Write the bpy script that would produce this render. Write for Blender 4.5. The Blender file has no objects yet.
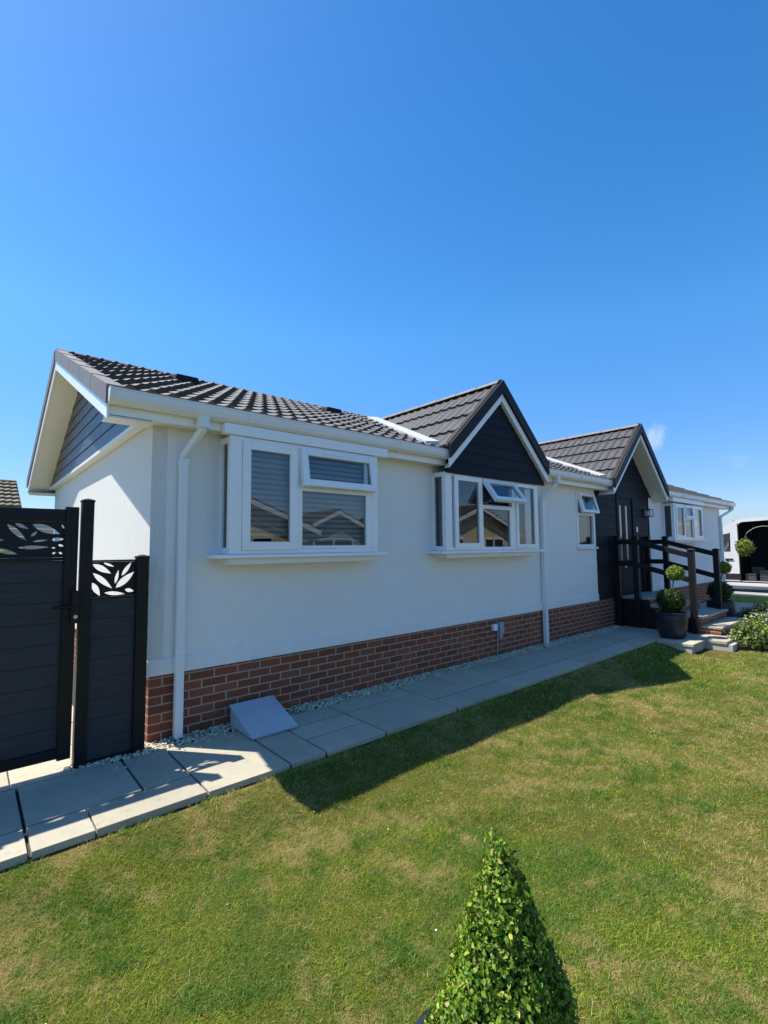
import bpy, math, random
import numpy as np
from mathutils import Vector, Matrix
random.seed(7); RNG = np.random.default_rng(7)
scene = bpy.context.scene
COL = scene.collection
rad = math.radians

# ------------------------------------------------------------------ materials
def new_mat(name):
    m = bpy.data.materials.new(name); m.use_nodes = True
    nt = m.node_tree; nt.nodes.clear()
    out = nt.nodes.new('ShaderNodeOutputMaterial')
    return m, nt, out
def N(nt, t, **kw):
    n = nt.nodes.new(t)
    for k, v in kw.items():
        if k.startswith('i_'): n.inputs[k[2:].replace('_', ' ')].default_value = v
        else: setattr(n, k, v)
    return n
def L(nt, a, b): nt.links.new(a, b)
def ramp(nt, fac, stops):
    r = N(nt, 'ShaderNodeValToRGB'); el = r.color_ramp.elements
    while len(el) > 1: el.remove(el[-1])
    el[0].position = stops[0][0]; el[0].color = (*stops[0][1], 1)
    for p, c in stops[1:]:
        e = el.new(p); e.color = (*c, 1)
    L(nt, fac, r.inputs['Fac']); return r.outputs['Color']
def coords(nt, scale=(1, 1, 1), kind='Object'):
    tc = N(nt, 'ShaderNodeTexCoord'); mp = N(nt, 'ShaderNodeMapping')
    mp.inputs['Scale'].default_value = scale
    L(nt, tc.outputs[kind], mp.inputs['Vector']); return mp.outputs['Vector']
def noise(nt, vec, scale, detail=4, rough=.55):
    n = N(nt, 'ShaderNodeTexNoise'); n.inputs['Scale'].default_value = scale
    n.inputs['Detail'].default_value = detail; n.inputs['Roughness'].default_value = rough
    L(nt, vec, n.inputs['Vector']); return n.outputs['Fac']
def mixc(nt, fac, a, b, mode='MIX'):
    m = N(nt, 'ShaderNodeMix', data_type='RGBA', blend_type=mode)
    for s, v in ((m.inputs['Factor'], fac), (m.inputs['A'], a), (m.inputs['B'], b)):
        if hasattr(v, 'is_linked'): L(nt, v, s)
        elif isinstance(v, (int, float)): s.default_value = v
        else: s.default_value = (*v, 1)
    return m.outputs['Result']
def bump(nt, h, strength, dist):
    b = N(nt, 'ShaderNodeBump'); b.inputs['Strength'].default_value = strength
    b.inputs['Distance'].default_value = dist; L(nt, h, b.inputs['Height']); return b.outputs['Normal']

def simple(name, col, rough=.5, var=.12, nscale=3.0, metallic=0.0, bstr=0.0, bscale=60, stretch=(1, 1, 1), spec=.5):
    m, nt, out = new_mat(name)
    p = N(nt, 'ShaderNodeBsdfPrincipled')
    v = coords(nt, stretch)
    f = noise(nt, v, nscale, 6, .6)
    lo = tuple(c * (1 - var) for c in col); hi = tuple(min(1, c * (1 + var)) for c in col)
    L(nt, ramp(nt, f, [(.3, lo), (.7, hi)]), p.inputs['Base Color'])
    p.inputs['Roughness'].default_value = rough; p.inputs['Metallic'].default_value = metallic
    p.inputs['Specular IOR Level'].default_value = spec
    if bstr:
        L(nt, bump(nt, noise(nt, v, bscale, 3), bstr, .004), p.inputs['Normal'])
    L(nt, p.outputs[0], out.inputs[0]); return m

M = {}
M['upvc'] = simple('white_upvc', (.87, .88, .88), .24, .02, 2)
M['gutter'] = simple('white_gutter_plastic', (.79, .80, .80), .32, .03, 2)
M['cladding'] = simple('anthracite_cladding', (.010, .012, .020), .55, .25, 4, stretch=(1, 1, 6), bstr=.25, bscale=30, spec=.12)
M['skylitclad'] = simple('skylit_cladding', (.050, .058, .070), .4, .25, 4, stretch=(1, 1, 6), bstr=.25, bscale=30)  # anthracite cladding again, lightened in colour for sky light on the end gable
M['boards'] = simple('composite_boards', (.019, .023, .031), .55, .4, 9, stretch=(.4, 1, 7), bstr=.4, bscale=120)
M['blackmetal'] = simple('black_powder_coat', (.006, .007, .010), .45, .2, 6, spec=.28)
M['blackwood'] = simple('black_painted_timber', (.008, .008, .011), .5, .3, 8, stretch=(1, 1, .3), spec=.3)
M['vergetile'] = simple('verge_tile', (.17, .158, .15), .6, .15, 9, bstr=.2)
M['vergedark'] = simple('dark_verge', (.007, .006, .008), .5, .15, 9, bstr=.2, spec=.25)
M['soffit'] = simple('white_soffit', (.74, .73, .70), .45, .04, 1.2)
M['socketgrey'] = simple('grey_plastic', (.34, .37, .40), .45, .08)
M['wedge'] = simple('weathered_grey_cover', (.40, .45, .50), .42, .10, 7, bstr=.1)
M['pot'] = simple('glazed_blue_grey_pot', (.018, .022, .034), .42, .35, 14, spec=.35)
M['soil'] = simple('dark_soil', (.03, .022, .015), .95, .3, 30, bstr=.8)
M['steel'] = simple('brushed_steel', (.5, .5, .5), .3, .05, metallic=.9)
M['rubber'] = simple('black_rubber', (.012, .012, .012), .75, .1)
M['asphalt'] = simple('asphalt', (.034, .034, .035), .9, .2, 25, bstr=.4, bscale=150)
M['concrete'] = simple('pale_concrete', (.40, .38, .34), .85, .12, 5, bstr=.2)
M['frost'] = simple('frosted_film', (.80, .82, .82), .6, .02)
M['flash'] = simple('valley_liner', (.50, .52, .54), .5, .08, 5)
M['tint'] = None
M['sheer'] = simple('sheer_blind_cloth', (.20, .235, .26), .9, .04)
M['curtain'] = simple('curtain_fabric', (.42, .42, .40), .9, .06)
M['blind'] = simple('blind_fabric', (.46, .50, .53), .8, .04)
M['interior'] = simple('room_paint', (.20, .19, .18), .9, .03)
M['creamwall'] = simple('cream_cladding', (.74, .62, .36), .8, .05, 2)
M['greywall'] = simple('grey_blue_render', (.30, .34, .38), .85, .06, 2)
M['brownroof'] = simple('brown_roof_tiles', (.11, .085, .065), .8, .3, 6, bstr=.3)
M['vanpaint'] = simple('white_van_paint', (.78, .79, .80), .2, .02, 1)
M['vandark'] = simple('van_interior_lining', (.018, .018, .020), .7, .2)
M['toolgrey'] = simple('scuffed_tool_metal', (.10, .10, .105), .45, .3, 20, metallic=.4)
M['bark'] = simple('bark', (.07, .05, .035), .9, .3, 30, bstr=.5)
M['bed'] = simple('bed_soil', (.04, .032, .022), .95, .35, 14, bstr=.7, bscale=40)
M['straw'] = simple('basket_coir', (.16, .10, .05), .9, .3, 40, bstr=.5)

# white render wall with brushed vertical texture
def render_mat(nm, mixf, bs, k=1.0):
    m, nt, out = new_mat(nm)
    p = N(nt, 'ShaderNodeBsdfPrincipled'); v = coords(nt)
    f = noise(nt, v, .8, 5, .6)
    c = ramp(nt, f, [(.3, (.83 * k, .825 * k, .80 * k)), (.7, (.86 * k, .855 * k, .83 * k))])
    vs = coords(nt, (1, 1, .12))
    st = noise(nt, vs, 38, 5, .7); fine = noise(nt, v, 160, 3, .6)
    c = mixc(nt, mixf, c, ramp(nt, st, [(.35, (.62, .62, .61)), (.6, (.80, .80, .79))]))
    sz = N(nt, 'ShaderNodeSeparateXYZ'); L(nt, v, sz.inputs[0])
    dm = N(nt, 'ShaderNodeMapRange'); dm.inputs['From Min'].default_value = .95; dm.inputs['From Max'].default_value = .55; dm.inputs['To Max'].default_value = .16; L(nt, sz.outputs['Z'], dm.inputs['Value'])
    dn = N(nt, 'ShaderNodeMath', operation='MULTIPLY'); L(nt, dm.outputs[0], dn.inputs[0]); L(nt, ramp(nt, noise(nt, coords(nt, (1, 1, .35)), 9, 6, .7), [(.42, (0, 0, 0)), (.72, (1, 1, 1))]), dn.inputs[1])
    c = mixc(nt, dn.outputs[0], c, (.50, .47, .40))
    L(nt, c, p.inputs['Base Color'])
    h = N(nt, 'ShaderNodeMath', operation='ADD'); L(nt, st, h.inputs[0]); L(nt, fine, h.inputs[1])
    L(nt, bump(nt, h.outputs[0], bs, .006), p.inputs['Normal'])
    p.inputs['Roughness'].default_value = .75
    L(nt, p.outputs[0], out.inputs[0]); return m
M['render'] = render_mat('white_render', .08, .6)
M['streaked'] = render_mat('streaked_sunlit_render', .34, .9, .84)  # brushed end wall: same white paint, colour darkened to tone down its sunlight

def brick_mat():
    m, nt, out = new_mat('red_brick')
    p = N(nt, 'ShaderNodeBsdfPrincipled')
    uv = N(nt, 'ShaderNodeUVMap')
    b = N(nt, 'ShaderNodeTexBrick'); b.offset = .5
    for k, val in (('Scale', 1), ('Mortar Size', .0072), ('Mortar Smooth', .1), ('Bias', 0), ('Brick Width', .225), ('Row Height', .075)):
        b.inputs[k].default_value = val
    b.inputs['Color1'].default_value = (0, 0, 0, 1); b.inputs['Color2'].default_value = (1, 1, 1, 1)
    b.inputs['Mortar'].default_value = (.5, .5, .5, 1)
    wv = N(nt, 'ShaderNodeVectorMath', operation='MULTIPLY_ADD')
    nn = N(nt, 'ShaderNodeTexNoise'); nn.inputs['Scale'].default_value = 22; L(nt, uv.outputs[0], nn.inputs['Vector'])
    L(nt, nn.outputs['Color'], wv.inputs[0]); wv.inputs[1].default_value = (.006, .006, 0); L(nt, uv.outputs[0], wv.inputs[2])
    L(nt, wv.outputs[0], b.inputs['Vector'])
    bc = ramp(nt, b.outputs['Color'], [(0, (.11, .030, .017)), (.25, (.30, .066, .027)), (.5, (.19, .044, .021)), (.75, (.38, .098, .038)), (.9, (.26, .10, .055)), (1, (.075, .026, .017))])
    fn = noise(nt, uv.outputs[0], 70, 6, .65)
    bc = mixc(nt, .5, bc, ramp(nt, fn, [(.3, (.08, .026, .017)), (.7, (.34, .105, .05))]))
    mort = ramp(nt, noise(nt, uv.outputs[0], 120, 4), [(.3, (.31, .24, .17)), (.7, (.45, .36, .265))])
    L(nt, mixc(nt, b.outputs['Fac'], bc, mort), p.inputs['Base Color'])
    inv = N(nt, 'ShaderNodeMath', operation='SUBTRACT'); inv.inputs[0].default_value = 1; L(nt, b.outputs['Fac'], inv.inputs[1])
    add = N(nt, 'ShaderNodeMath', operation='MULTIPLY_ADD'); L(nt, fn, add.inputs[0]); add.inputs[1].default_value = .35; L(nt, inv.outputs[0], add.inputs[2])
    L(nt, bump(nt, add.outputs[0], .9, .007), p.inputs['Normal'])
    p.inputs['Roughness'].default_value = .85
    L(nt, p.outputs[0], out.inputs[0]); return m
M['brick'] = brick_mat()

def tile_mat():
    m, nt, out = new_mat('roof_tile')
    p = N(nt, 'ShaderNodeBsdfPrincipled'); v = coords(nt)
    a = noise(nt, v, 5, 5, .6); b = noise(nt, v, 130, 3, .7)
    c = ramp(nt, a, [(.3, (.040, .040, .043)), (.7, (.064, .063, .067))])
    c = mixc(nt, .4, c, ramp(nt, b, [(.3, (.026, .025, .026)), (.7, (.105, .10, .10))]))
    L(nt, c, p.inputs['Base Color']); p.inputs['Roughness'].default_value = .48
    L(nt, bump(nt, b, .3, .003), p.inputs['Normal'])
    L(nt, p.outputs[0], out.inputs[0]); return m
M['tile'] = tile_mat()

def slab_mat():
    m, nt, out = new_mat('paving_slab')
    p = N(nt, 'ShaderNodeBsdfPrincipled'); v = coords(nt)
    g = N(nt, 'ShaderNodeNewGeometry')
    a = noise(nt, v, 2.2, 6, .65); b = noise(nt, v, 170, 3, .7); c3 = noise(nt, v, 14, 5, .7)
    per = ramp(nt, g.outputs['Random Per Island'], [(0, (.33, .30, .215)), (.5, (.405, .37, .27)), (1, (.49, .45, .335))])
    c = mixc(nt, .35, per, ramp(nt, a, [(.3, (.24, .22, .155)), (.7, (.56, .515, .38))]))
    c = mixc(nt, .28, c, ramp(nt, b, [(.3, (.16, .155, .14)), (.7, (.5, .48, .44))]))
    c = mixc(nt, ramp(nt, c3, [(.54, (0, 0, 0)), (.75, (.5, .5, .5))]), c, (.17, .155, .12))
    L(nt, c, p.inputs['Base Color']); p.inputs['Roughness'].default_value = .8
    L(nt, bump(nt, b, .25, .003), p.inputs['Normal'])
    L(nt, p.outputs[0], out.inputs[0]); return m
M['slab'] = slab_mat()

def pebble_mat():
    m, nt, out = new_mat('white_pebbles')
    p = N(nt, 'ShaderNodeBsdfPrincipled'); g = N(nt, 'ShaderNodeNewGeometry')
    L(nt, ramp(nt, g.outputs['Random Per Island'], [(0, (.24, .18, .10)), (.25, (.46, .38, .25)), (.6, (.62, .54, .38)), (1, (.76, .70, .54))]), p.inputs['Base Color'])
    p.inputs['Roughness'].default_value = .7
    L(nt, p.outputs[0], out.inputs[0]); return m
M['pebble'] = pebble_mat()

def leaf_mat(name, stops, trans=.3, rough=.4, patch=None):
    m, nt, out = new_mat(name)
    g = N(nt, 'ShaderNodeNewGeometry')
    c = ramp(nt, g.outputs['Random Per Island'], stops)
    if patch: c = patch(nt, c)
    p = N(nt, 'ShaderNodeBsdfPrincipled'); L(nt, c, p.inputs['Base Color']); p.inputs['Roughness'].default_value = rough; p.inputs['Specular IOR Level'].default_value = .25
    t = N(nt, 'ShaderNodeBsdfTranslucent'); L(nt, c, t.inputs['Color'])
    mx = N(nt, 'ShaderNodeMixShader'); mx.inputs[0].default_value = trans
    L(nt, p.outputs[0], mx.inputs[1]); L(nt, t.outputs[0], mx.inputs[2]); L(nt, mx.outputs[0], out.inputs[0]); return m
M['boxleaf'] = leaf_mat('box_leaves', [(0, (.045, .10, .012)), (.35, (.10, .20, .016)), (.75, (.20, .31, .026)), (.94, (.38, .45, .05)), (.985, (.40, .30, .11)), (1, (.46, .40, .14))], .24, .5)
M['topileaf'] = leaf_mat('topiary_leaves', [(0, (.014, .030, .008)), (.5, (.028, .058, .011)), (.9, (.065, .11, .02)), (1, (.14, .18, .035))], .2, .4)
M['yellowleaf'] = leaf_mat('variegated_leaves', [(0, (.05, .10, .02)), (.45, (.11, .17, .035)), (.8, (.24, .28, .07)), (1, (.46, .48, .20))], .3, .45)
M['hedgeleaf'] = leaf_mat('hedge_leaves', [(0, (.07, .13, .02)), (.5, (.18, .27, .035)), (1, (.38, .42, .08))], .3, .45)
M['lavleaf'] = leaf_mat('lavender_leaves', [(0, (.08, .11, .07)), (.55, (.14, .18, .12)), (.8, (.2, .22, .16)), (.82, (.16, .11, .30)), (1, (.26, .18, .42))], .2, .7)
M['darkleaf'] = leaf_mat('low_dark_leaves', [(0, (.012, .028, .010)), (.7, (.03, .055, .018)), (1, (.06, .09, .03))], .2, .45)
M['petal'] = leaf_mat('white_petals', [(0, (.7, .7, .66)), (1, (.82, .81, .76))], .2, .6)
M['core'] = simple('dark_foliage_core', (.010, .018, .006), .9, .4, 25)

def lawn_pattern(nt):
    v = coords(nt)
    a = noise(nt, v, .55, 4, .6); b = noise(nt, v, 4.6, 5, .66); c = noise(nt, v, 16, 4, .7)
    m1 = N(nt, 'ShaderNodeMath', operation='MULTIPLY_ADD'); L(nt, b, m1.inputs[0]); m1.inputs[1].default_value = .85; L(nt, a, m1.inputs[2])
    m2 = N(nt, 'ShaderNodeMath', operation='MULTIPLY_ADD'); L(nt, c, m2.inputs[0]); m2.inputs[1].default_value = .75; L(nt, m1.outputs[0], m2.inputs[2])
    return m2.outputs[0]          # mean about 1.15
def grass_patch(nt, c):
    s = lawn_pattern(nt)
    r = N(nt, 'ShaderNodeMapRange'); r.inputs['From Min'].default_value = 1.26; r.inputs['From Max'].default_value = 1.46
    L(nt, s, r.inputs['Value'])
    dry = mixc(nt, .74, c, (.56, .45, .21))
    lv = noise(nt, coords(nt), 2.8, 5, .68)
    c = mixc(nt, ramp(nt, lv, [(.46, (0, 0, 0)), (.60, (.9, .9, .9))]), c, mixc(nt, 1, c, (.46, .74, .95), 'MULTIPLY'))
    return mixc(nt, r.outputs[0], c, dry)
M['grass'] = leaf_mat('grass_blades', [(0, (.08, .18, .012)), (.3, (.19, .33, .020)), (.6, (.32, .43, .03)), (.86, (.44, .48, .06)), (.94, (.60, .51, .18)), (1, (.70, .60, .28))], .45, .7, grass_patch)
def lawn_mat():
    m, nt, out = new_mat('lawn_turf')
    p = N(nt, 'ShaderNodeBsdfPrincipled'); s = lawn_pattern(nt); v = coords(nt)
    f = noise(nt, v, 90, 4, .7)
    c = ramp(nt, s, [(.42, (.075, .11, .018)), (.56, (.12, .14, .03)), (.72, (.24, .19, .08))])
    s2 = N(nt, 'ShaderNodeMath', operation='MULTIPLY'); L(nt, s, s2.inputs[0]); s2.inputs[1].default_value = .45
    c = ramp(nt, s2.outputs[0], [(.44, (.036, .055, .006)), (.58, (.085, .085, .015)), (.72, (.28, .21, .08))])
    c = mixc(nt, .5, c, ramp(nt, f, [(.3, (.02, .024, .006)), (.7, (.15, .13, .045))]))
    L(nt, c, p.inputs['Base Color']); p.inputs['Roughness'].default_value = 1; p.inputs['Specular IOR Level'].default_value = .05
    L(nt, bump(nt, f, .7, .012), p.inputs['Normal'])
    L(nt, p.outputs[0], out.inputs[0]); return m
M['lawn'] = lawn_mat()

def glass_mat(nm='window_glass', tint=(.80, .84, .84, 1)):
    m, nt, out = new_mat(nm)
    t = N(nt, 'ShaderNodeBsdfTransparent'); t.inputs['Color'].default_value = tint
    g = N(nt, 'ShaderNodeBsdfGlossy'); g.inputs['Roughness'].default_value = .0; g.inputs['Color'].default_value = (.95, .97, 1, 1)
    f = N(nt, 'ShaderNodeFresnel'); f.inputs['IOR'].default_value = 1.8
    v = coords(nt); L(nt, bump(nt, noise(nt, v, 1.4, 2), .05, .02), g.inputs['Normal'])
    mx = N(nt, 'ShaderNodeMixShader'); L(nt, f.outputs[0], mx.inputs[0]); L(nt, t.outputs[0], mx.inputs[1]); L(nt, g.outputs[0], mx.inputs[2])
    L(nt, mx.outputs[0], out.inputs[0]); return m
M['glass'] = glass_mat(); M['tint'] = glass_mat('tinted_glass', (.22, .27, .27, 1))

# ------------------------------------------------------------------ mesh helpers
OFF = {}
class MB:
    def __init__(s): s.v = []; s.f = []
    def add(s, vs, fs):
        o = len(s.v); s.v += [tuple(p) for p in vs]; s.f += [tuple(i + o for i in f) for f in fs]; return s
    def box(s, x0, x1, y0, y1, z0, z1):
        return s.add([(x0, y0, z0), (x1, y0, z0), (x1, y1, z0), (x0, y1, z0), (x0, y0, z1), (x1, y0, z1), (x1, y1, z1), (x0, y1, z1)],
                     [(0, 3, 2, 1), (4, 5, 6, 7), (0, 1, 5, 4), (1, 2, 6, 5), (2, 3, 7, 6), (3, 0, 4, 7)])
    def prism(s, pts, axis, a0, a1):
        def P(p, a):
            return (a, p[0], p[1]) if axis == 'x' else ((p[0], a, p[1]) if axis == 'y' else (p[0], p[1], a))
        n = len(pts)
        vs = [P(p, a0) for p in pts] + [P(p, a1) for p in pts]
        fs = [tuple(range(n - 1, -1, -1)), tuple(range(n, 2 * n))] + [(i, (i + 1) % n, n + (i + 1) % n, n + i) for i in range(n)]
        return s.add(vs, fs)
    def hexa(s, q0, q1):   # two quads joined
        return s.add(list(q0) + list(q1), [(3, 2, 1, 0), (4, 5, 6, 7)] + [(i, (i + 1) % 4, 4 + (i + 1) % 4, 4 + i) for i in range(4)])
    def tube(s, pts, r, n=8, rz=None):
        pts = [Vector(p) for p in pts]; rings = []
        for i, p in enumerate(pts):
            d = (pts[min(i + 1, len(pts) - 1)] - pts[max(i - 1, 0)]).normalized()
            up = Vector((0, 0, 1)) if abs(d.z) < .9 else Vector((0, 1, 0))
            a = d.cross(up).normalized(); b = a.cross(d).normalized()
            ri = r[i] if hasattr(r, '__len__') else r
            ph = math.pi / 4 if n == 4 else 0
            k = math.sqrt(2) if n == 4 else 1
            rings.append([p + (a * math.cos(ph + 2 * math.pi * j / n) + b * math.sin(ph + 2 * math.pi * j / n)) * ri * k for j in range(n)])
        vs = [q for rg in rings for q in rg]; fs = []
        for i in range(len(rings) - 1):
            for j in range(n):
                fs.append((i * n + j, i * n + (j + 1) % n, (i + 1) * n + (j + 1) % n, (i + 1) * n + j))
        fs.append(tuple(range(n - 1, -1, -1))); fs.append(tuple((len(rings) - 1) * n + j for j in range(n)))
        return s.add(vs, fs)
    def lathe(s, prof, c, n=32):
        vs = []; fs = []
        for r, z in prof:
            for j in range(n):
                a = 2 * math.pi * j / n; vs.append((c[0] + r * math.cos(a), c[1] + r * math.sin(a), c[2] + z))
        for i in range(len(prof) - 1):
            for j in range(n):
                fs.append((i * n + j, i * n + (j + 1) % n, (i + 1) * n + (j + 1) % n, (i + 1) * n + j))
        fs.append(tuple(range(n - 1, -1, -1))); fs.append(tuple((len(prof) - 1) * n + j for j in range(n)))
        return s.add(vs, fs)
    def ring(s, x0, x1, z0, z1, w, y0, y1, wb=None):  # window ring, members butted
        wb = w if wb is None else wb
        s.box(x0, x0 + w, y0, y1, z0, z1); s.box(x1 - w, x1, y0, y1, z0, z1)
        s.box(x0 + w, x1 - w, y0, y1, z0, z0 + wb); s.box(x0 + w, x1 - w, y0, y1, z1 - w, z1); return s
    def ringx(s, y0, y1, z0, z1, w, x0, x1):
        s.box(x0, x1, y0, y0 + w, z0, z1); s.box(x0, x1, y1 - w, y1, z0, z1)
        s.box(x0, x1, y0 + w, y1 - w, z0, z0 + w); s.box(x0, x1, y0 + w, y1 - w, z1 - w, z1); return s
    def rot(s, start, pivot, axis, ang):
        R = Matrix.Rotation(ang, 3, axis); pv = Vector(pivot)
        for i in range(start, len(s.v)): s.v[i] = tuple(R @ (Vector(s.v[i]) - pv) + pv)
        return s

def finish(o, parent, mat):
    if mat is not None: o.data.materials.append(M[mat] if isinstance(mat, str) else mat)
    COL.objects.link(o)
    if parent is not None: o.parent = parent
    return o
def build(mb, name, mat, parent=None, smooth=False, bevel=0, loc=None):
    off = OFF.get(parent.name, Vector()) if parent is not None else Vector(loc or (0, 0, 0))
    me = bpy.data.meshes.new(name)
    me.from_pydata([(v[0] - off.x, v[1] - off.y, v[2] - off.z) for v in mb.v], [], mb.f)
    me.validate(); me.update()
    o = bpy.data.objects.new(name, me)
    finish(o, parent, mat)
    if parent is None and loc is not None: o.location = loc
    OFF[o.name] = off
    if smooth: me.polygons.foreach_set('use_smooth', [True] * len(me.polygons))
    if bevel:
        b = o.modifiers.new('bevel', 'BEVEL'); b.width = bevel; b.segments = 2; b.limit_method = 'ANGLE'; b.angle_limit = rad(40)
    return o
def build_np(V, F, name, mat, parent=None, smooth=False):
    """V (n,3), F (m,k) arrays"""
    off = OFF.get(parent.name, Vector()) if parent is not None else Vector()
    me = bpy.data.meshes.new(name)
    V = np.asarray(V, np.float32) - np.array([off.x, off.y, off.z], np.float32)
    m, k = F.shape
    me.vertices.add(len(V)); me.vertices.foreach_set('co', V.ravel())
    me.loops.add(m * k); me.loops.foreach_set('vertex_index', F.astype(np.int32).ravel())
    me.polygons.add(m); me.polygons.foreach_set('loop_start', np.arange(0, m * k, k, dtype=np.int32))
    me.polygons.foreach_set('loop_total', np.full(m, k, np.int32))
    if smooth: me.polygons.foreach_set('use_smooth', np.ones(m, bool))
    me.update(calc_edges=True)
    o = bpy.data.objects.new(name, me); finish(o, parent, mat); OFF[o.name] = off; return o
def tag(o, label=None, cat=None, group=None, kind=None):
    if label: o['label'] = label
    if cat: o['category'] = cat
    if group: o['group'] = group
    if kind: o['kind'] = kind
    return o
def thing(name, loc, label, cat, group=None):
    o = bpy.data.objects.new(name, None); o.location = loc; o.empty_display_size = .2; COL.objects.link(o)
    OFF[o.name] = Vector(loc); return tag(o, label, cat, group)
def plate(outer, holes, t, fmap):
    """flat plate with holes; fmap maps (u,v,w) to world"""
    cu = bpy.data.curves.new('tmp', 'CURVE'); cu.dimensions = '2D'; cu.fill_mode = 'BOTH'; cu.extrude = t / 2
    for poly in [outer] + list(holes):
        sp = cu.splines.new('POLY'); sp.points.add(len(poly) - 1)
        for i, p in enumerate(poly): sp.points[i].co = (p[0], p[1], 0, 1)
        sp.use_cyclic_u = True
    ob = bpy.data.objects.new('tmp', cu); COL.objects.link(ob)
    dg = bpy.context.evaluated_depsgraph_get()
    me = bpy.data.meshes.new_from_object(ob.evaluated_get(dg))
    mb = MB(); mb.add([fmap(*v.co) for v in me.vertices], [tuple(p.vertices) for p in me.polygons])
    bpy.data.objects.remove(ob); bpy.data.curves.remove(cu); bpy.data.meshes.remove(me)
    return mb
def leaf_shape(cx, cy, length, width, ang, n=9):
    pts = []
    for i in range(n):
        t = i / (n - 1); pts.append((-length / 2 + length * t, width / 2 * math.sin(math.pi * t ** .85)))
    for i in range(n - 2, 0, -1):
        t = i / (n - 1); pts.append((-length / 2 + length * t, -width / 2 * math.sin(math.pi * t ** .85)))
    c, s = math.cos(ang), math.sin(ang)
    return [(cx + p[0] * c - p[1] * s, cy + p[0] * s + p[1] * c) for p in pts]
def wall_cells(mb, u0, u1, v0, v1, holes, y0, y1, fm):
    us = sorted({u0, u1, *[h[0] for h in holes], *[h[1] for h in holes]}); vs = sorted({v0, v1, *[h[2] for h in holes], *[h[3] for h in holes]})
    for hu0, hu1 in zip(us, us[1:]):
        run = None
        cells = []
        for hv0, hv1 in zip(vs, vs[1:]):
            c = ((hu0 + hu1) / 2, (hv0 + hv1) / 2)
            if not any(h[0] < c[0] < h[1] and h[2] < c[1] < h[3] for h in holes):
                if run and abs(run[1] - hv0) < 1e-6: run[1] = hv1
                else:
                    run = [hv0, hv1]; cells.append(run)
        for a, b in cells: fm(mb, hu0, hu1, a, b)

# leaf-card foliage: points P, normals Nn -> leaves
def leaves_np(P, Nn, size, aspect=.55, jitter=.8, fold=.25):
    n = len(P)
    Nn = Nn + RNG.normal(0, jitter, (n, 3)); Nn /= np.linalg.norm(Nn, axis=1, keepdims=True) + 1e-9
    T = RNG.normal(0, 1, (n, 3)); T[:, 2] += .6
    T -= (T * Nn).sum(1, keepdims=True) * Nn; T /= np.linalg.norm(T, axis=1, keepdims=True) + 1e-9
    B = np.cross(Nn, T)
    s = (size * RNG.uniform(.45, 1.45, n))[:, None]
    a = P; mid1 = P + T * s * .35; mid2 = P + T * s * .72; tip = P + T * s - Nn * s * .12
    w = s * aspect / 2
    V = np.stack([a, mid1 + B * w + Nn * w * fold, mid2 + B * w * .8 + Nn * w * fold, tip, mid2 - B * w * .8 + Nn * w * fold, mid1 - B * w + Nn * w * fold, mid1, mid2], 1).reshape(-1, 3)
    base = (np.arange(n) * 8)[:, None]
    tri = np.array([[0, 1, 6], [6, 1, 2], [6, 2, 7], [7, 2, 3], [0, 6, 5], [6, 4, 5], [6, 7, 4], [7, 3, 4]])
    F = (base[:, :, None] + tri[None]).reshape(-1, 3)
    return V, F

# ------------------------------------------------------------------ camera
R3 = None
def make_camera():
    yaw, pitch, roll = rad(40.85), rad(4.2), rad(-.53)
    f = Vector((math.sin(yaw) * math.cos(pitch), math.cos(yaw) * math.cos(pitch), math.sin(pitch)))
    r = Vector((math.cos(yaw), -math.sin(yaw), 0)); u = r.cross(f)
    r2 = r * math.cos(roll) + u * math.sin(roll); u2 = u * math.cos(roll) - r * math.sin(roll)
    cam = bpy.data.cameras.new('camera'); o = bpy.data.objects.new('camera', cam)
    o.matrix_world = Matrix(((r2.x, u2.x, -f.x, -1.197), (r2.y, u2.y, -f.y, -4.424), (r2.z, u2.z, -f.z, 1.6), (0, 0, 0, 1)))
    cam.sensor_fit = 'VERTICAL'; cam.sensor_height = 36; cam.sensor_width = 27; cam.lens = 36 * 481.3 / 1024
    cam.clip_start = .05; cam.clip_end = 5000
    COL.objects.link(o); scene.camera = o
make_camera()

# ------------------------------------------------------------------ light
SUN = Vector((-.348, .43, 1)).normalized()
elev = math.asin(SUN.z); az = math.atan2(SUN.x, SUN.y)
w = bpy.data.worlds.new('World'); scene.world = w; w.use_nodes = True
nt = w.node_tree; nt.nodes.clear()
wo = N(nt, 'ShaderNodeOutputWorld'); bg = N(nt, 'ShaderNodeBackground'); bg.inputs['Strength'].default_value = .138
sky = N(nt, 'ShaderNodeTexSky', sky_type='NISHITA'); sky.sun_disc = False
sky.sun_elevation = elev; sky.sun_rotation = az; sky.altitude = 0; sky.air_density = 1.0; sky.dust_density = .35; sky.ozone_density = 2.0
hs = N(nt, 'ShaderNodeHueSaturation', i_Saturation=1.37); L(nt, sky.outputs[0], hs.inputs['Color']); 
tcw = N(nt, 'ShaderNodeTexCoord'); sx = N(nt, 'ShaderNodeSeparateXYZ'); L(nt, tcw.outputs['Generated'], sx.inputs[0])
hz = ramp(nt, sx.outputs['Z'], [(0, (.42, .47, .66)), (.12, (.54, .60, .78)), (.40, (1, 1, 1)), (.85, (.86, .88, .92))])
skyc = mixc(nt, 1, hs.outputs[0], hz, 'MULTIPLY')
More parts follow.
